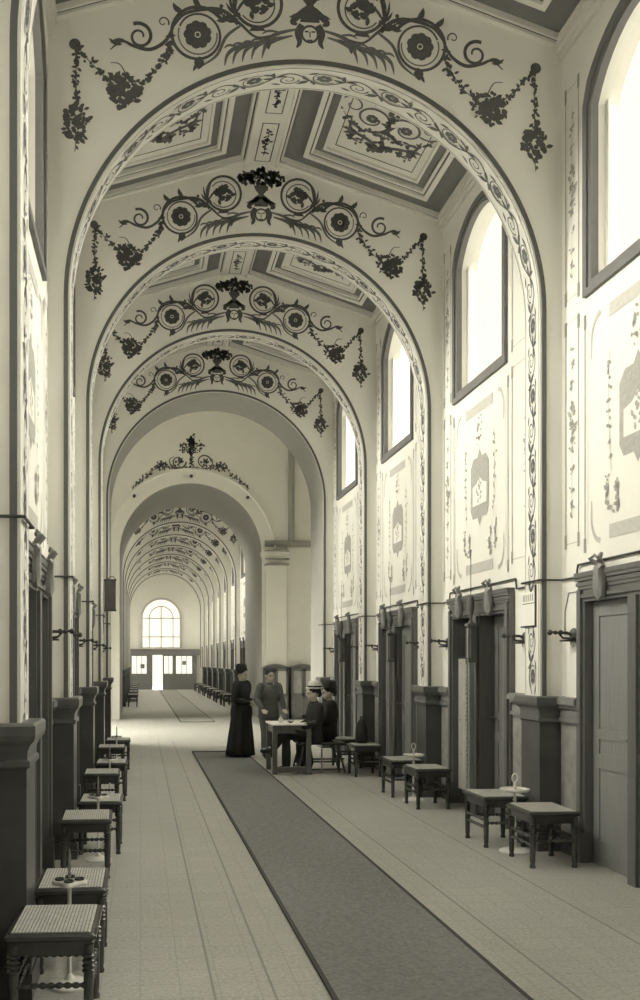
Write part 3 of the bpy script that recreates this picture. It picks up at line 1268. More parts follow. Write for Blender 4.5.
for q in (-1, 1):
    p.spiral(q * .36, 7.36, .22, .06, 0, q * 1.2, .045, .02, 30)
    p.cluster(q * .36, 7.36, .10, .10, 14, .05, 46)
    p.foliage([(q * .08, 7.2), (q * .3, 7.16), (q * .55, 7.2)], .05, .06, .05, 47)
    p.stroke(p.path([(q * .05, 7.1), (q * .3, 7.12), (q * .55, 7.22), (q * .62, 7.4), (q * .5, 7.5)]), .05, .015)
    p.foliage([(q * .5, 7.2), (q * .9, 7.22), (q * 1.25, 6.95), (q * 1.7, 6.6)], .06, .06, .05, 44)
    p.cluster(q * .85, 7.25, .16, .12, 34, .045, 45)
p.build('painted_crest', M['paint'], deep)
# pilasters and impost beside the deep arch
b = MB()
for xa, xb in ((3.58, 4.2),):
    b.box(xa, xb, -.1, .02, 0, 4.42)
b.build('impost_pilaster', M['plaster'], deep)
b = MB()
for o, z0, z1 in ((.02, 4.38, 4.45), (.05, 4.45, 4.52), (.08, 4.52, 4.60), (.11, 4.60, 4.68), (.14, 4.68, 4.78)):
    b.box(3.58 - o, 4.2 + o * .3, -.1 - o * 1.6, .02, z0, z1)
b.build('impost_capital', M['plaster'], deep)
b = MB()
for z in (4.40, 4.56, 4.785):
    b.box(3.54, 4.225, -.36, .0, z, z + .022)  # grey lines paint in the shading that sets off the capital's mouldings
b.build('capital_shade_line', M['paint_mid'], deep)
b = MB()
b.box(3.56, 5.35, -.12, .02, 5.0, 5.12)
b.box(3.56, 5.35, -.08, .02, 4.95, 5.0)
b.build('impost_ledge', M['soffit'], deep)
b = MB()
b.tube([(4.33, -.07, 5.1), (4.33, -.07, 9.5)], .09, 12)  # grey upright added in place of a vertical shadow line on the wall
b.build('shadow_strip', M['soffit'], deep, 40)
b = MB()
b.box(4.20, 4.22, -.03, 0.0, 0, 5.0)
b.build('wall_joint', M['paint_mid'], deep)

# ------------------------------------------------------------------ end wall of the far hall
root = empty('wall_end', (0, END, 0))
tag(root, kind='structure')
WCX, WR, WB, WS = 1.22, 1.10, 2.44, 4.2
b = MB()
n = 40
arc = [(WCX + WR * math.cos(PI - PI * i / n), WS + WR * math.sin(PI - PI * i / n)) for i in range(n + 1)]
b.box(XL - .3, WCX - WR, 0, .3, 0 + 2.03, 8)
b.box(WCX + WR, XR + .3, 0, .3, 2.03, 8)
for (xa, za), (xb, zb) in zip(arc, arc[1:]):
    k = len(b.v)
    b.v += [(xa, 0, za), (xb, 0, zb), (xb, 0, 8), (xa, 0, 8), (xa, .3, za), (xb, .3, zb)]
    b.f += [(k, k + 1, k + 2, k + 3), (k, k + 4, k + 5, k + 1)]
    b.mi += [0, 0]
b.box(WCX - WR, WCX + WR, 0, .3, 2.03, WB)
b.box(XL - .3, PL + .05, 0, .3, 0, 2.03)
b.box(3.25, XR + .3, 0, .3, 0, 2.03)
b.build('end_wall_panel', M['plaster'], root)
b = MB()
rings = [[(WCX + r_ * math.cos(PI * i / n), y, WS + r_ * math.sin(PI * i / n)) for r_, y in ((WR - .02, .05), (WR - .02, -.05), (WR + .10, -.05), (WR + .10, .05))] for i in range(n + 1)]
b.loft(rings)
for s in (-1, 1):
    xa, xb = sorted((WCX + s * (WR - .02), WCX + s * (WR + .10)))
    b.box(xa, xb, -.05, .05, WB, WS)
b.build('window_surround', M['paint_pale'], root)
b = MB()
ri = .70
b.loft([[(WCX + r_ * math.cos(PI * i / n), y, WS + r_ * math.sin(PI * i / n)) for r_, y in ((ri - .03, .18), (ri - .03, .10), (ri + .03, .10), (ri + .03, .18))] for i in range(n + 1)])
for x in (-ri, 0, ri):
    b.box(WCX + x - .03, WCX + x + .03, .10, .18, WB, WS + (ri if x == 0 else 0))
for z in (WB + .03, 3.1, WS):
    b.box(WCX - WR, WCX + WR, .10, .18, z - .03, z + .03)
b.build('window_bars', M['paint_pale'], root)
b = MB()
b.face([(x, .16, z) for x, z in [(WCX - WR, WB)] + arc + [(WCX + WR, WB)]])
b.build('window_pane', M['glass'], root)
# timber screen below
b = MB()
b.box(PL, PR, -.16, .02, 2.03, 2.38)
b.box(PL, PR, -.2, .0, 2.32, 2.38)
b.build('screen_beam', M['screen'], root)
b = MB()
cols = [(PL, -.5), (.364, .71), (1.30, 1.386), (1.88, 2.09), (3.03, 3.30)]
for xa, xb in cols:
    b.box(xa, xb, -.10, .0, 0, 2.03)
for xa, xb in ((-.5, .364), (1.386, 1.88), (2.09, 3.03)):
    b.box(xa, xb, -.09, -.01, 0, .94)
    b.box(xa, xb, -.09, -.01, 1.97, 2.03)
    k = max(2, round((xb - xa) / .3))
    for i in range(1, k):
        x = xa + (xb - xa) * i / k
        b.box(x - .015, x + .015, -.08, -.02, .94, 1.97)
b.build('screen_panel', M['screen'], root)
for xa, xb in ((-.5, .364), (1.386, 1.88), (2.09, 3.03)):
    b = MB()
    b.face([(xa, -.05, .94), (xb, -.05, .94), (xb, -.05, 1.97), (xa, -.05, 1.97)])
    b.build('screen_pane', M['glass'], root)
b = MB()
b.bbox(.0, .25, -.115, -.10, 1.25, 1.5, .004)
b.bbox(2.45, 2.68, -.115, -.10, 1.45, 1.68, .004)
b.build('screen_notice', M['paint_mid'], root)

# ------------------------------------------------------------------ gas pipe along the walls
for side in (1, -1):
    x, px_ = (XR - .02, PR - .02) if side > 0 else (XL + .02, PL + .02)
    s = -1 if side > 0 else 1
    path = []
    for z in ARCH[1:]:
        path += [(x, z - .03, 2.36), (px_, z - .03, 2.36), (px_, z + TH + .03, 2.36), (x, z + TH + .03, 2.36)]
        if z + TH < ARCH[-1]:
            zd = z + DO
            path += [(x, zd - DH - .08, 2.36), (x, zd - DH - .05, 2.46), (x + s * .0, zd + DH + .05, 2.46), (x, zd + DH + .08, 2.36)]
    path = path[:-1] if False else path
    b = MB()
    for p0, p1 in zip(path, path[1:]):
        b.tube([p0, p1], .009, 6)
    t = b.build('wall_pipe', M['iron'])
    tag(t, 'thin dark pipe running along the %s wall and around its pilasters' % ('right' if side > 0 else 'left'), 'pipe')

# ------------------------------------------------------------------ wall brackets


def bracket(side, y, label, plaque=False):
    x = XR if side > 0 else XL
    t = empty('wall_bracket', (x, y, 1.88), 0 if side > 0 else PI)
    tag(t, label, 'bracket', 'wall brackets beside the doors')
    b = MB()
    b.lathe([(.002, 0), (.055, 0), (.055, -.012), (.035, -.03), (.012, -.034)], (0, 0, 0), 14, 0, 'x')
    b.build('back_plate', M['iron'], t, 40)
    b = MB()
    b.tube([(-.02, 0, 0), (-.07, 0, .015), (-.13, 0, .012), (-.20, 0, .02)], [.014, .013, .012, .010], 8)
    for d, r in ((-.12, .022), (-.165, .018), (-.215, .024)):
        b.sphere((d, 0, .016), r, 10)
    b.build('bracket_arm', M['iron'], t, 60)
    b = MB()
    b.tube([(-.015, -.05, -.02), (-.05, -.04, -.035), (-.1, 0, -.03), (-.13, 0, .0)], [.012, .012, .01, .008], 8, 0, True)
    b.tube([(-.03, 0, -.02), (-.03, 0, -.09)], [.008, .004], 8, 0, True)
    b.bbox(-.11, 0, -.05, .05, -.06, -.045, .004)
    b.build('bracket_shelf', M['iron'], t, 40)
    if plaque:
        pts = [(-.16, .0), (-.16, .20), (-.09, .36), (.09, .36), (.16, .20), (.16, .0)]
        b = MB()
        for i in range(6):
            (ya, za), (yb, zb) = pts[i], pts[(i + 1) % 6]
            b.tube([(-.004, ya, za), (-.004, yb, zb)], .006, 6)
        b.build('plaque_outline', M['paint_mid'], t)
    return t


NB = ['nearest bay', 'second bay', 'third bay', 'fourth bay']
for k in range(3, 7):
    z = ARCH[k]
    w = ['nearest', 'second', 'third', 'fourth'][k - 3]
    for side, nm in ((1, 'right'), (-1, 'left')):
        if k > 3:
            bracket(side, z + .74, 'small dark bracket on the near side of the %s doorway along the %s wall' % (w, nm))
        bracket(side, z + 2.90, 'dark bracket%s, far side of the %s doorway along the %s wall' % (' under six-sided outline' if (k == 3 and side > 0) else '', w, nm), k == 3 and side > 0)

# ------------------------------------------------------------------ lantern columns in front of the door posts


def lantern_column(z, label):
    t = empty('lantern_column', (XR - .14, z, 0))
    t.scale = (.62, .62, 1)
    tag(t, label, 'column', 'lantern columns between the paired doors')
    b = MB()
    b.bbox(-.06, .06, -.06, .06, 0, .30, .01)
    b.bbox(-.045, .045, -.045, .045, .30, 1.64, .006)
    b.lathe([(.05, 0), (.06, .01), (.05, .03), (.046, .05)], (0, 0, 1.02), 12)
    b.build('shaft', M['wood_leaf'], t)
    b = MB()
    b.bbox(-.075, .075, -.075, .075, 1.64, 1.68, .008)
    b.bbox(-.085, .085, -.085, .085, 2.02, 2.06, .01)
    for sx in (-.06, .06):
        for sy in (-.06, .06):
            b.box(sx - .01, sx + .01, sy - .01, sy + .01, 1.68, 2.02)
    b.bbox(-.02, .06, -.06, .06, 1.68, 2.02, .004)
    b.build('lantern_case', M['wood'], t)
    b = MB()
    b.box(-.058, -.054, -.05, .05, 1.69, 2.01)
    b.box(-.05, .05, -.058, -.054, 1.69, 2.01)
    b.build('lantern_pane', M['dado_grey'], t)
    b = MB()
    b.lathe([(.05, 2.06), (.03, 2.08), (.018, 2.11), (.03, 2.15), (.055, 2.21), (.062, 2.28), (.045, 2.33), (.05, 2.345), (.02, 2.36), (.008, 2.37)], (0, 0, 0), 14)
    b.build('urn', M['wood'], t, 50)
    b = MB()
    b.tube([(0, 0, 2.36), (0, 0, 2.84)], .006, 6)
    b.tube([(0, -.025, 2.84), (0, .03, 2.84)], .008, 6)
    b.build('rod', M['iron'], t)
    return t


for k, w in ((4, 'nearest paired doorway on the right'), (5, 'second paired doorway on the right'), (6, 'third paired doorway on the right')):
    lantern_column(ARCH[k] + DO - .06, 'slim wooden column topped by a lantern box and urn at the %s' % w)

# spotted curtain in the open doorway
t = empty('spotted_curtain', (XR + .03, ARCH[4] + DO + .635, .12))
tag(t, 'narrow pale spotted curtain hanging inside the open left doorway', 'curtain')
b = MB()
rows = 14
W_ = [(-.11 + .22 * i / 12) for i in range(13)]
for i in range(12):
    for j in range(rows):
        def pt(i, j):
            return (.03 * math.sin(i * 1.7), W_[i], .06 + 1.50 * j / rows)
        b.face([pt(i, j), pt(i + 1, j), pt(i + 1, j + 1), pt(i, j + 1)])
b.build('curtain_cloth', M['curtain'], t, 180)
b = MB()
b.tube([(0, -.15, 1.57), (0, .15, 1.57)], .01, 8, 0, True)
b.build('curtain_rod', M['iron'], t)

# notice on the pilaster
t = empty('wall_notice', (PR, 7.84, 1.97))
tag(t, 'small framed paper notice on the first right pilaster', 'notice')
b = MB()
b.bbox(-.008, 0, -.14, .14, 0, .30, .003)
b.build('notice_sheet', M['paper'], t)
b = MB()
b.box(-.014, 0, -.15, -.138, -.012, .36)
b.box(-.014, 0, -.15, .15, -.012, 0)
b.build('notice_frame', M['iron'], t)
b = MB()
rnd = random.Random(5)
for y in (.10, .07, .03, -.01, -.05, -.09):
    b.box(-.010, -.008, y - .008, y + .008, .22, .28)
b.box(-.010, -.008, -.12, .12, .195, .205)
b.build('notice_lettering', M['paint_mid'], t)

# hanging sign on the left
t = empty('hanging_sign', (PL, ARCH[-1] - .06, 2.61))
tag(t, 'dark projecting sign board hanging high on the left pilaster before the crossing', 'sign')
b = MB()
b.bbox(-.08, .13, -.012, .012, 0, .56, .004)
b.build('sign_board', M['dado'], t)
b = MB()
b.box(-.09, .14, -.018, .018, -.02, .01)
b.build('sign_rail', M['iron'], t)
b = MB()
b.box(-.09, .14, -.018, .018, .55, .58)
b.tube([(-.02, 0, .58), (.02, 0, .62), (.08, 0, .63), (.13, 0, .58)], .008, 6)
b.build('sign_frame', M['iron'], t)

# ------------------------------------------------------------------ stools
SW, SD, SH = .40, .50, .45


def stool_proto(seat_mat):
    t = empty('cane_stool')
    b = MB()
    b.bbox(-SW / 2, SW / 2, -SD / 2, SD / 2, SH - .035, SH, .010)
    b.box(-SW / 2 + .02, SW / 2 - .02, -SD / 2 + .02, SD / 2 - .02, SH - .095, SH - .035)
    fr = b.build('seat_frame', M['wood_black'], t)
    b = MB()
    b.bbox(-SW / 2 + .025, SW / 2 - .025, -SD / 2 + .025, SD / 2 - .025, SH - .005, SH + .006, .004)
    b.build('cane_seat', seat_mat, t)
    lg = MB()
    prof = [(.020, 0), (.023, .012), (.016, .03), (.020, .05), (.022, .17)]
    for z in (.19, .255):
        prof += [(.022, z)]
    for k in range(4):
        z = .27 + k * .022
        prof += [(.019, z), (.029, z + .007), (.029, z + .013), (.019, z + .02)]
    prof += [(.024, .365), (.024, .40)]
    lg.lathe(prof, (0, 0, 0), 12)
    lm = lg.mesh('leg', M['wood_black'], 50)
    for sx in (-1, 1):
        for sy in (-1, 1):
            link('leg', lm, t, (sx * (SW / 2 - .035), sy * (SD / 2 - .035), 0))

    def rail(L, axis):
        n = 9
        prof = [(.010, -L / 2)]
        for k in range(n):
            z = -L / 2 + L * (k + .5) / n
            w = L / n
            prof += [(.009, z - w * .42), (.015, z - w * .15), (.015, z + w * .15), (.009, z + w * .42)]
        prof += [(.010, L / 2)]
        r = MB()
        r.lathe(prof, (0, 0, 0), 8, 0, axis)
        return r.mesh('stretcher', M['wood_black'], 50)
    ry = rail(SD - .07, 'y')
    rx = rail(SW - .07, 'x')
    for sx in (-1, 1):
        link('stretcher', ry, t, (sx * (SW / 2 - .035), 0, .175))
        link('stretcher', ry, t, (sx * (SW / 2 - .035), 0, .24))
    for sy in (-1, 1):
        link('stretcher', rx, t, (0, sy * (SD / 2 - .035), .215))
    return t


PROTO = stool_proto(M['cane'])
PROTO_R = stool_proto(M['seat_wood'])
used = {}


def stool(x, y, label, group, right=False, rz=0, sx=1, sy=1):
    p = PROTO_R if right else PROTO
    t = p if id(p) not in used else copy_tree(p)
    used[id(p)] = 1
    t.location = (x, y, 0)
    t.rotation_euler = (0, 0, rz)
    t.scale = (sx, sy, 1)
    tag(t, label, 'stool', group)
    return t


GL, GR, GF, GFL = 'stools along the left wall', 'stools along the right wall', 'stools along the right wall of the far hall', 'stools along the left wall of the far hall'
left = [(-.39, 4.24), (-.37, 5.03), (-.42, 7.09), (-.345, 7.97), (-.42, 9.89), (-.345, 10.90), (-.41, 12.85), (-.345, 14.0)]
for i, (x, y) in enumerate(left):
    stool(x, y, 'black stool with pale cane seat, %s from the camera along the left wall' % ORD[i], GL, False, R((i * 37 % 5 - 2) * .6), .96 if i % 2 else 1.0)
right = [(3.30, 7.18), (3.225, 7.99), (3.26, 10.05), (3.225, 10.93), (3.25, 12.88), (3.225, 13.9)]
for i, (x, y) in enumerate(right):
    stool(x, y, 'dark stool with plain grey seat, %s from the camera along the right wall' % ORD[i], GR, True, R((i * 29 % 5 - 2) * .6), 1.04)
k = 0
for z in FARCH[:-1]:
    for d in (-.35, .86):
        stool(3.20, z + d, 'small dark stool in the far hall, %s along its right wall beyond the crossing' % ORD[k], GF, True, 0, .95)
        stool(-.28, z + d, 'small dark stool in the far hall, %s along its left wall beyond the crossing' % ORD[k], GFL, False, 0, .95)
        k += 1

# ------------------------------------------------------------------ smoking stands between the stools


def tray_stand(x, y, label):
    t = empty('tray_stand', (x, y, 0))
    tag(t, label, 'stand', 'tray stands between the right stools')
    b = MB()
    b.lathe([(.13, 0), (.13, .012), (.11, .022), (.03, .035), (.014, .06)], (0, 0, 0), 20)
    b.build('base', M['white_metal'], t, 40)
    b = MB()
    prof = [(.011, .05)]
    for q in range(6):
        z = .08 + q * .07
        prof += [(.009, z), (.016, z + .015), (.016, z + .025), (.009, z + .04)]
    prof += [(.010, .52), (.012, .60)]
    b.lathe(prof, (0, 0, 0), 10)
    b.build('pole', M['white_metal'], t, 50)
    b = MB()
    b.lathe([(.01, .525), (.11, .525), (.125, .535), (.125, .548), (.115, .548), (.108, .538), (.01, .538)], (0, 0, 0), 24)
    b.build('tray', M['white_metal'], t, 40)
    b = MB()
    b.tube([(.024 * math.cos(a), 0, .64 + .038 * math.sin(a)) for a in [2 * PI * i / 16 for i in range(17)]], .006, 8)
    b.build('ring_handle', M['white_metal'], t, 60)
    return t


def cup_stand(x, y, label):
    t = empty('cup_stand', (x, y, 0))
    tag(t, label, 'stand', 'cup stands between the left stools')
    b = MB()
    b.lathe([(.11, 0), (.11, .012), (.09, .022), (.03, .035), (.014, .06)], (0, 0, 0), 20)
    b.build('base', M['white_metal'], t, 40)
    b = MB()
    b.lathe([(.010, .05), (.010, .50), (.012, .53)], (0, 0, 0), 10)
    b.build('pole', M['white_metal'], t, 50)
    b = MB()
    rings = []
    for k_, z in ((.94, .515), (1, .52), (1, .532), (.95, .537)):
        rings.append([((.078 + .012 * math.cos(4 * a)) * k_ * math.cos(a), (.078 + .012 * math.cos(4 * a)) * k_ * math.sin(a), z) for a in [2 * PI * i / 40 for i in range(40)]])
    b.loft(rings)
    b.build('tray', M['white_metal'], t, 40)
    for q in range(4):
        a = q * PI / 2
        b = MB()
        b.lathe([(.004, .538), (.024, .538), (.026, .548), (.021, .548), (.019, .541), (.004, .541)], (.05 * math.cos(a), .05 * math.sin(a), 0), 14)
        b.build('cup_well', M['iron'], t, 40)
    b = MB()
    b.lathe([(.008, .535), (.006, .55), (.011, .565), (.006, .58), (.011, .60), (.006, .62), (.009, .64), (.008, .66), (.004, .685), (.001, .70)], (0, 0, 0), 12)
    b.build('finial', M['brass'], t, 50)
    return t


for i, (x, y) in enumerate([(-.36, 4.625), (-.35, 7.53), (-.35, 10.38), (-.35, 13.4)]):
    cup_stand(x, y, 'slim pale stand with small cup tray, %s from the camera along the left wall' % ORD[i])
for i, (x, y) in enumerate([(3.24, 7.585), (3.24, 10.49)]):
    tray_stand(x, y, 'round tray stand with ring handle, %s from the camera along the right wall' % ORD[i])

# dark bag standing on the fifth right stool
t = empty('travel_bag', (3.24, 13.02, SH + .006))
tag(t, 'tall dark soft bag standing on a stool by the right wall', 'bag')
b = MB()
b.ell([(0, 0, 0, .075, .10), (0, 0, .04, .09, .12), (0, 0, .18, .085, .115), (0, 0, .30, .055, .09), (0, 0, .345, .02, .07)], 18)
b.build('bag_body', M['cloth_dark'], t, 60)
b = MB()
b.tube([(0, -.06, .33), (0, -.045, .385), (0, .045, .385), (0, .06, .33)], .008, 8, 0, True)
b.build('bag_handle', M['wood_black'], t, 60)

# ------------------------------------------------------------------ table of the group and its things
t = empty('side_table', (2.205, 13.34, 0))
tag(t, 'plain wooden table with a white top beside the dark-clothed group', 'table')
b = MB()
b.bbox(-.295, .295, -.37, .37, .715, .74, .006)
b.build('table_top', M['paper'], t)
for sx in (-1, 1):
    for sy in (-1, 1):
        b = MB()
        x, y = sx * .25, sy * .32
        b.bbox(x - .035, x + .035, y - .035, y + .035, 0, .715, .006)
        b.build('leg', M['wood'], t)
b = MB()
for sy in (-1, 1):
    b.box(-.22, .22, sy * .32 - .012, sy * .32 + .012, .60, .715)
for sx in (-1, 1):
    b.box(sx * .25 - .012, sx * .25 + .012, -.29, .29, .60, .715)
b.build('apron', M['wood'], t)
b = MB()
b.box(-.215, .215, -.345, -.295, .03, .11)
b.build('foot_rail', M['wood'], t)

t = empty('small_bottle', (2.08, 13.26, .74))
tag(t, 'small pale bottle standing near the left end of the white table', 'bottle')
b = MB()
b.lathe([(.005, 0), (.034, 0), (.036, .01), (.036, .05), (.030, .065), (.014, .078), (.013, .10)], (0, 0, 0), 16)
b.build('bottle_body', M['white_metal'], t, 50)
b = MB()
b.lathe([(.016, .098), (.016, .115), (.005, .117)], (0, 0, 0), 12)
b.build('bottle_cap', M['brass'], t, 50)
t = empty('small_dish', (2.22, 13.22, .74))
tag(t, 'little dark dish on the white table to the right of the bottle', 'dish')
b = MB()
b.lathe([(.02, 0), (.025, .006), (.055, .02), (.052, .022), (.02, .010), (.004, .009)], (0, 0, 0), 18)
b.build('dish_bowl', M['iron'], t, 50)
b = MB()
b.tube([(.0, .0, .014), (.05, .01, .035)], [.006, .004], 8, 0, True)
b.build('dish_spoon', M['brass'], t, 50)

# trestle bench that carries the two seated people
t = empty('trestle_bench', (2.665, 13.34, 0))
tag(t, 'low wooden bench with splayed legs and long stretchers under two seated people', 'bench')
b = MB()
b.bbox(-.34, .36, -.24, .30, .42, .455, .008)
b.build('bench_seat', M['wood_black'], t)
for sx in (-1, 1):
    for sy in (-1, 1):
        b = MB()
        b.tube([(sx * .25, sy * .18, .42), (sx * .35, sy * .24, .012)], [.018, .015], 8)
        b.build('leg', M['wood_black'], t, 50)
    for off in (.10,):
        b = MB()
        b.tube([(sx * (.25 - off), -.18, .42), (sx * (.32 - off * .5), -.235, .012)], [.014, .012], 8)
        b.build('leg', M['wood_black'], t, 50)
for y, z in ((-.235, .06), (-.21, .21), (.225, .12)):
    b = MB()
    b.tube([(-.34, y, z), (.34, y, z)], .012, 8)
    b.build('stretcher', M['wood_black'], t, 50)
b = MB()
b.tube([(0, -.245, .01), (0, -.225, .42)], .013, 8)
b.build('centre_rod', M['dado_grey'], t, 50)

# ------------------------------------------------------------------ glazed arched cabinets in the crossing


def cabinet(x, label):
    t = empty('arched_cabinet', (x, CR1 - .28, 0))
    tag(t, label, 'cabinet', 'arched cabinets in the crossing')
    w, h, rise, d = .36, 1.44, .10, .16
    b = MB()
    outer = [(-w, 0), (-w, h)] + [(y, z) for y, z in hole_arc(0, w, h, rise)[1:-1]] + [(w, h), (w, 0)]
    b.loft([[(u, dd, v) for u, v in outer] for dd in (-d, d)][::-1])
    b.build('carcass', M['dado'], t)
    b = MB()
    arc2 = hole_arc(0, w, h, rise)
    b.loft([[(u * k_, y_, v + dv) for k_, y_, dv in ((1.03, -d - .03, 0), (1.03, -d - .03, .04), (1.03, d, .04), (1.03, d, 0))] for u, v in arc2])
    b.build('arched_cornice', M['wood'], t)
    for s in (-1, 1):
        b = MB()
        xa, xb = (-w + .02, -.01) if s < 0 else (.01, w - .02)
        b.box(xa, xa + .05, -d - .025, -d, .05, h)
        b.box(xb - .05, xb, -d - .025, -d, .05, h)
        for z0, z1 in ((.05, .14), (.66, .74), (h - .06, h)):
            b.box(xa, xb, -d - .025, -d, z0, z1)
        b.box(xa + .05, xb - .05, -d - .012, -d, .14, .66)
        dr = b.build('cabinet_door', M['wood'], t)
        b = MB()
        b.box(xa + .05, xb - .05, -d - .010, -d - .006, .74, h - .06)
        b.build('door_pane', M['dado_grey'] if s < 0 else M['paint_pale'], dr)
        b = MB()
        b.sphere((-s * -.035, -d - .035, .72), .012, 8)
        b.build('door_knob', M['brass'], dr, 60)
    return t


cabinet(3.82, 'dark arched-top glazed cabinet beside the deep arch of the crossing')
cabinet(4.62, 'dark arched-top glazed cabinet right of its twin, behind the seated people')

# ------------------------------------------------------------------ people


def fuse(mb, name, m, parent, voxel, dec=None):
    """union of overlapping closed shapes into one continuous surface"""
    me = mb.mesh(name, m)
    tmp = bpy.data.objects.new('tmp', me)
    COL.objects.link(tmp)
    md = tmp.modifiers.new('r', 'REMESH')
    md.mode = 'VOXEL'
    md.voxel_size = voxel
    sm = tmp.modifiers.new('s', 'SMOOTH')
    sm.factor = .5
    sm.iterations = 3
    if dec:
        dc = tmp.modifiers.new('d', 'DECIMATE')
        dc.ratio = dec
    dg = bpy.context.evaluated_depsgraph_get()
    me2 = bpy.data.meshes.new_from_object(tmp.evaluated_get(dg))
    bpy.data.objects.remove(tmp)
    me2.name = name
    me2.materials.clear()
    me2.materials.append(m)
    me2.polygons.foreach_set('use_smooth', [True] * len(me2.polygons))
    return link(name, me2, parent)


def lerp(a, b, t):
    return tuple(a[i] + (b[i] - a[i]) * t for i in range(3))


def person(loc, rz, label, J, clothes):
    """J: joints in metres, the figure faces -y. sh/el/wr/hip/kn/an are (left, right) pairs."""
    t = empty('person', loc, rz)
    tag(t, label, 'person')
    b = MB()
    pv, ch, nk, hd = J['pelvis'], J['chest'], J['neck'], J['head']
    ring = []
    for q, (rx, ry) in zip((0, .25, .5, .75, 1), ((.155, .105), (.135, .095), (.13, .095), (.155, .105), (.15, .09))):
        c_ = lerp(pv, ch, q)
        ring.append((c_[0], c_[1], c_[2], rx, ry))
    up = lerp(ch, nk, .6)
    ring.append((up[0], up[1], up[2], .09, .065))
    b.ell([(pv[0], pv[1], pv[2] - .08, .11, .08)] + ring, 20)
    b.tube([lerp(ch, nk, .4), nk, (hd[0], hd[1] + .01, hd[2] - .06)], [.06, .05, .05], 12, 0, True)
    # head
    hx, hy, hz = hd
    b.sphere((hx, hy + .012, hz + .025), (.076, .094, .094), 18)
    b.sphere((hx, hy - .018, hz - .045), (.058, .068, .068), 16)
    b.sphere((hx, hy - .062, hz - .088), (.022, .018, .016), 10)
    b.tube([(hx, hy - .088, hz + .01), (hx, hy - .106, hz - .028)], [.009, .014], 8, 0, True)
    b.tube([(hx - .03, hy - .083, hz + .022), (hx + .03, hy - .083, hz + .022)], .011, 8, 0, True)
    b.tube([(hx - .018, hy - .083, hz - .058), (hx + .018, hy - .083, hz - .058)], .009, 8, 0, True)
    for s in (-1, 1):
        b.sphere((hx + s * .078, hy + .01, hz - .01), (.010, .018, .030), 10)
    for i, s in enumerate((-1, 1)):
        sh, el, wr = J['sh'][i], J['el'][i], J['wr'][i]
        b.tube([sh, lerp(sh, el, .5), el, lerp(el, wr, .4), wr], [.055, .047, .040, .040, .027], 12, 0, True)
        d = (Vector(wr) - Vector(el)).normalized()
        hand = Vector(J['hand'][i]) if 'hand' in J else d
        hand.normalize()
        sidev = hand.cross(Vector((0, -1, .2))).normalized()
        if sidev.length < .1:
            sidev = Vector((1, 0, 0))
        nrm = sidev.cross(hand).normalized()
        w = Vector(wr)
        for o in (-.024, -.008, .008, .024):
            b.tube([w + sidev * o * .6, w + hand * .04 + sidev * o, w + hand * .085 + sidev * o], [.016, .015, .012], 8, 0, True)
        for o, ln in ((-.030, .058), (-.010, .072), (.010, .078), (.030, .068)):
            a0 = w + hand * .085 + sidev * o
            a1 = a0 + hand * ln * .5 + nrm * .006
            a2 = a1 + hand * ln * .42 + nrm * .022
            b.tube([a0 - hand * .01, a0, a1, a2], [.0095, .0095, .0088, .0075], 8, 0, True)
        tb = w + hand * .03 + sidev * (s * .028)
        b.tube([tb, tb + hand * .03 + sidev * s * .022 + nrm * .01, tb + hand * .062 + sidev * s * .024 + nrm * .02], [.012, .011, .009], 8, 0, True)
        hp, kn, an, toe = J['hip'][i], J['kn'][i], J['an'][i], J['toe'][i]
        b.tube([hp, lerp(hp, kn, .5), kn, lerp(kn, an, .35), an], [.085, .075, .055, .052, .036], 14, 0, True)
        b.tube([an, lerp(an, toe, .6), toe], [.036, .036, .026], 10, 0, True)
    fuse(b, 'body', M['skin'], t, .0065, .3)
    # eyes and mouth
    b = MB()
    for s in (-1, 1):
        b.sphere((hx + s * .030, hy - .080, hz + .004), (.011, .008, .007), 10)
    b.build('eyes', M['eye'], t, 180)
    b = MB()
    b.tube([(hx - .018, hy - .0925, hz - .058), (hx, hy - .096, hz - .060), (hx + .018, hy - .0925, hz - .058)], [.003, .0045, .003], 8, 0, True)
    b.build('mouth', M['paint_mid'], t, 180)
    # hair
    b = MB()
    b.sphere((hx, hy + .020, hz + .046), (.086, .096, .090), 18)
    b.sphere((hx, hy + .085, hz + .0), (.055, .045, .06), 14)
    fuse(b, 'hair', M['hair'], t, .009)
    # shoes
    for i in range(2):
        an, toe = J['an'][i], J['toe'][i]
        b = MB()
        b.tube([lerp(an, J['kn'][i], .10), an, lerp(an, toe, .55), toe], [.046, .048, .045, .034], 12, 0, True)
        b.build('shoe', M['wood_black'], t, 60)
    cm = clothes['mat']
    # bodice / coat with sleeves
    b = MB()
    o_ = .022
    ring2 = [(a[0], a[1], a[2], a[3] + o_, a[4] + o_) for a in ring]
    b.ell([(pv[0], pv[1], pv[2] - clothes.get('skirt_drop', .06), .165 + o_, .12 + o_)] + ring2, 22)
    for i in range(2):
        sh, el, wr = J['sh'][i], J['el'][i], J['wr'][i]
        pf = clothes.get('puff', .0)
        b.tube([sh, lerp(sh, el, .4), el, lerp(el, wr, .5), lerp(el, wr, .93)], [.072 + pf, .066 + pf, .056, .054, .044], 14, 0, True)
    b.tube([lerp(ch, nk, .3), lerp(ch, nk, .85)], [.085, .062], 14, 0, True)
    fuse(b, clothes.get('top', 'bodice'), cm, t, .011)
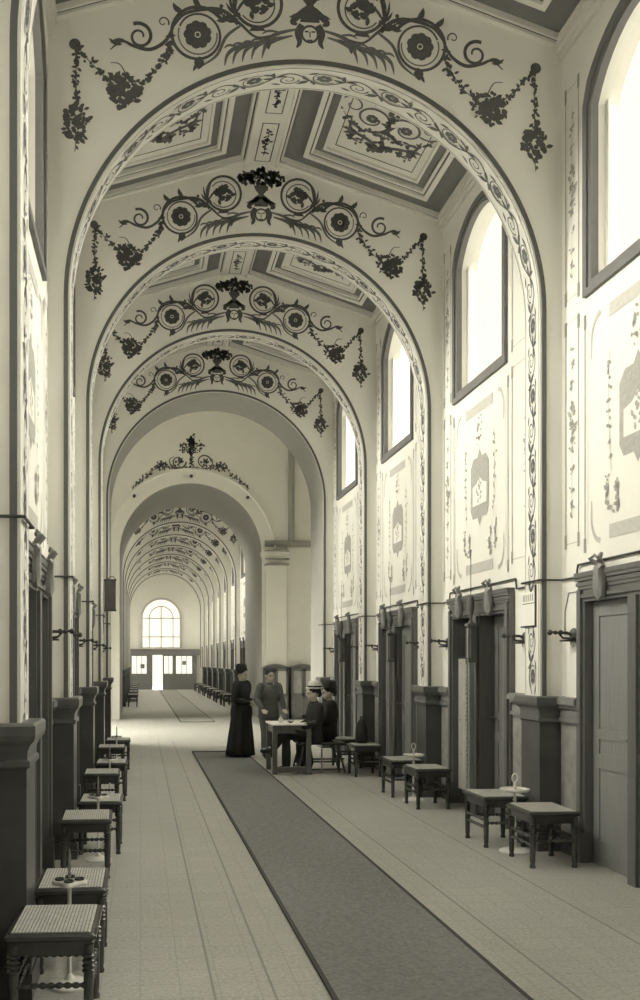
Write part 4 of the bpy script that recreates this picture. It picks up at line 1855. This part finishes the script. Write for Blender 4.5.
    if clothes.get('kind') == 'skirt_standing':
        b = MB()
        n = 48
        rings = []
        waist = pv[2] + .12
        hemr = clothes.get('hem', .27)
        for q in range(13):
            u = q / 12
            z = waist * (1 - u) + .012 * u
            r_ = .135 + (hemr - .135) * (u ** .8) + (.03 * math.sin(PI * min(u * 3, 1)))
            rings.append([(pv[0] + (r_ + .022 * u * math.sin(9 * a)) * math.cos(a), pv[1] + .03 * u + (r_ * .95 + .022 * u * math.sin(9 * a)) * math.sin(a), z) for a in [2 * PI * i / n for i in range(n)]])
        b.loft(rings)
        b.build('skirt', cm, t, 180)
    elif clothes.get('kind') == 'skirt_seated':
        b = MB()
        for i in range(2):
            hp, kn, an = J['hip'][i], J['kn'][i], J['an'][i]
            b.tube([hp, lerp(hp, kn, .5), kn], [.125, .115, .10], 16, 0, True)
            b.tube([kn, lerp(kn, an, .5), lerp(kn, an, .93)], [.10, .115, .13], 16, 0, True)
        m0 = lerp(J['hip'][0], J['hip'][1], .5)
        k0 = lerp(J['kn'][0], J['kn'][1], .5)
        a0 = lerp(J['an'][0], J['an'][1], .5)
        b.tube([m0, k0], [.12, .10], 16, 0, True)
        b.tube([k0, lerp(k0, a0, .9)], [.10, .12], 16, 0, True)
        fuse(b, 'skirt', cm, t, .013)
    else:
        b = MB()
        for i in range(2):
            hp, kn, an = J['hip'][i], J['kn'][i], J['an'][i]
            b.tube([hp, lerp(hp, kn, .5), kn, lerp(kn, an, .5), lerp(kn, an, .92)], [.105, .092, .074, .07, .066], 14, 0, True)
        b.sphere(pv, (.17, .125, .12), 16)
        fuse(b, 'trousers', clothes.get('mat2', cm), t, .011)
    hk = clothes.get('hat')
    if hk:
        b = MB()
        br = clothes.get('brim', .15)
        b.lathe([(.004, .0), (br, .012), (br + .008, .02), (br, .03), (.094, .026), (.098, .05), (.092, .10), (.07, .125), (.004, .13)], (hx, hy + .02, hz + .062), 24)
        h_ = b.build('hat', hk, t, 50)
        b = MB()
        b.lathe([(.097, .03), (.103, .03), (.103, .055), (.097, .055)], (hx, hy + .02, hz + .062), 24)
        b.build('hat_band', M['cloth_dark'], h_, 50)
    return t


def stand_pose(h, arm='down', step=.0, lean=0.0):
    k = h / 1.62
    f = lambda x, y, z: (x * k, y * k - lean * max(z - .9, 0), z * k)
    J = dict(pelvis=f(0, 0, .90), chest=f(0, .0, 1.24), neck=f(0, .005, 1.37), head=f(0, -.01, 1.495),
             sh=(f(-.17, .0, 1.30), f(.17, .0, 1.30)), hip=(f(-.085, 0, .86), f(.085, 0, .86)),
             kn=(f(-.09, -.02 - step, .48), f(.09, -.01 + step, .48)), an=(f(-.09, .02 - step * 2, .075), f(.09, .03 + step * 2, .075)),
             toe=(f(-.10, -.13 - step * 2, .028), f(.11, -.12 + step * 2, .028)))
    if arm == 'clasp':
        J['el'] = (f(-.235, .02, 1.03), f(.235, .02, 1.03))
        J['wr'] = (f(-.085, -.20, .98), f(.085, -.20, .99))
        J['hand'] = [(.9, -.3, -.25), (-.9, -.3, -.25)]
    elif arm == 'table':
        J['el'] = (f(-.24, -.02, 1.06), f(.24, -.02, 1.06))
        J['wr'] = (f(-.20, -.22, .90), f(.21, -.22, .90))
        J['hand'] = [(0, -.75, -.5), (0, -.75, -.5)]
    else:
        J['el'] = (f(-.225, .02, 1.03), f(.225, .02, 1.03))
        J['wr'] = (f(-.24, -.05, .80), f(.24, -.05, .80))
        J['hand'] = [(0, -.15, -1), (0, -.15, -1)]
    return J


person((1.745, 15.45, .022), R(55), 'person in a long dark dress and hat standing at the end of the runner',
       stand_pose(1.52, 'clasp'), dict(mat=M['cloth_dark'], kind='skirt_standing', hem=.25, puff=.02, hat=M['cloth_dark'], brim=.11, top='bodice'))
person((2.16, 15.1, .008), R(15), 'person in a grey coat standing behind the white-topped table',
       stand_pose(1.52, 'table', .04, .10), dict(mat=M['cloth_grey'], kind='trousers', mat2=M['cloth_grey'], skirt_drop=.16, top='coat'))


def sit_pose(cross=False, h=1.0):
    J = dict(pelvis=(0, 0, .56), chest=(0, .03, .92), neck=(0, .02, 1.05), head=(0, -.005, 1.17),
             sh=((-.165, .03, .98), (.165, .03, .98)), el=((-.22, -.02, .74), (.22, -.02, .74)),
             wr=((-.10, -.22, .66), (.10, -.23, .67)), hand=[(.6, -.8, -.1), (-.6, -.8, -.1)],
             hip=((-.085, -.01, .55), (.085, -.01, .55)))
    if cross:
        J['kn'] = ((-.07, -.40, .53), (.05, -.42, .66))
        J['an'] = ((-.07, -.40, .075), (-.02, -.62, .36))
        J['toe'] = ((-.09, -.55, .028), (-.05, -.77, .33))
    else:
        J['kn'] = ((-.09, -.40, .52), (.09, -.40, .52))
        J['an'] = ((-.08, -.36, .075), (.08, -.36, .075))
        J['toe'] = ((-.09, -.51, .028), (.09, -.51, .028))
    return J


person((2.56, 13.18, .006), R(-84), 'person in dark clothes and pale hat seated sideways with crossed legs at the table',
       sit_pose(True), dict(mat=M['cloth_dark'], kind='trousers', hat=M['straw'], brim=.13, top='coat', skirt_drop=.10))
person((2.86, 13.53, .006), R(-96), 'person in dark dress and dark hat seated on the bench behind the pale-hatted one',
       sit_pose(False), dict(mat=M['cloth_dark'], kind='skirt_seated', puff=.015, hat=M['cloth_dark'], brim=.12, top='bodice'))
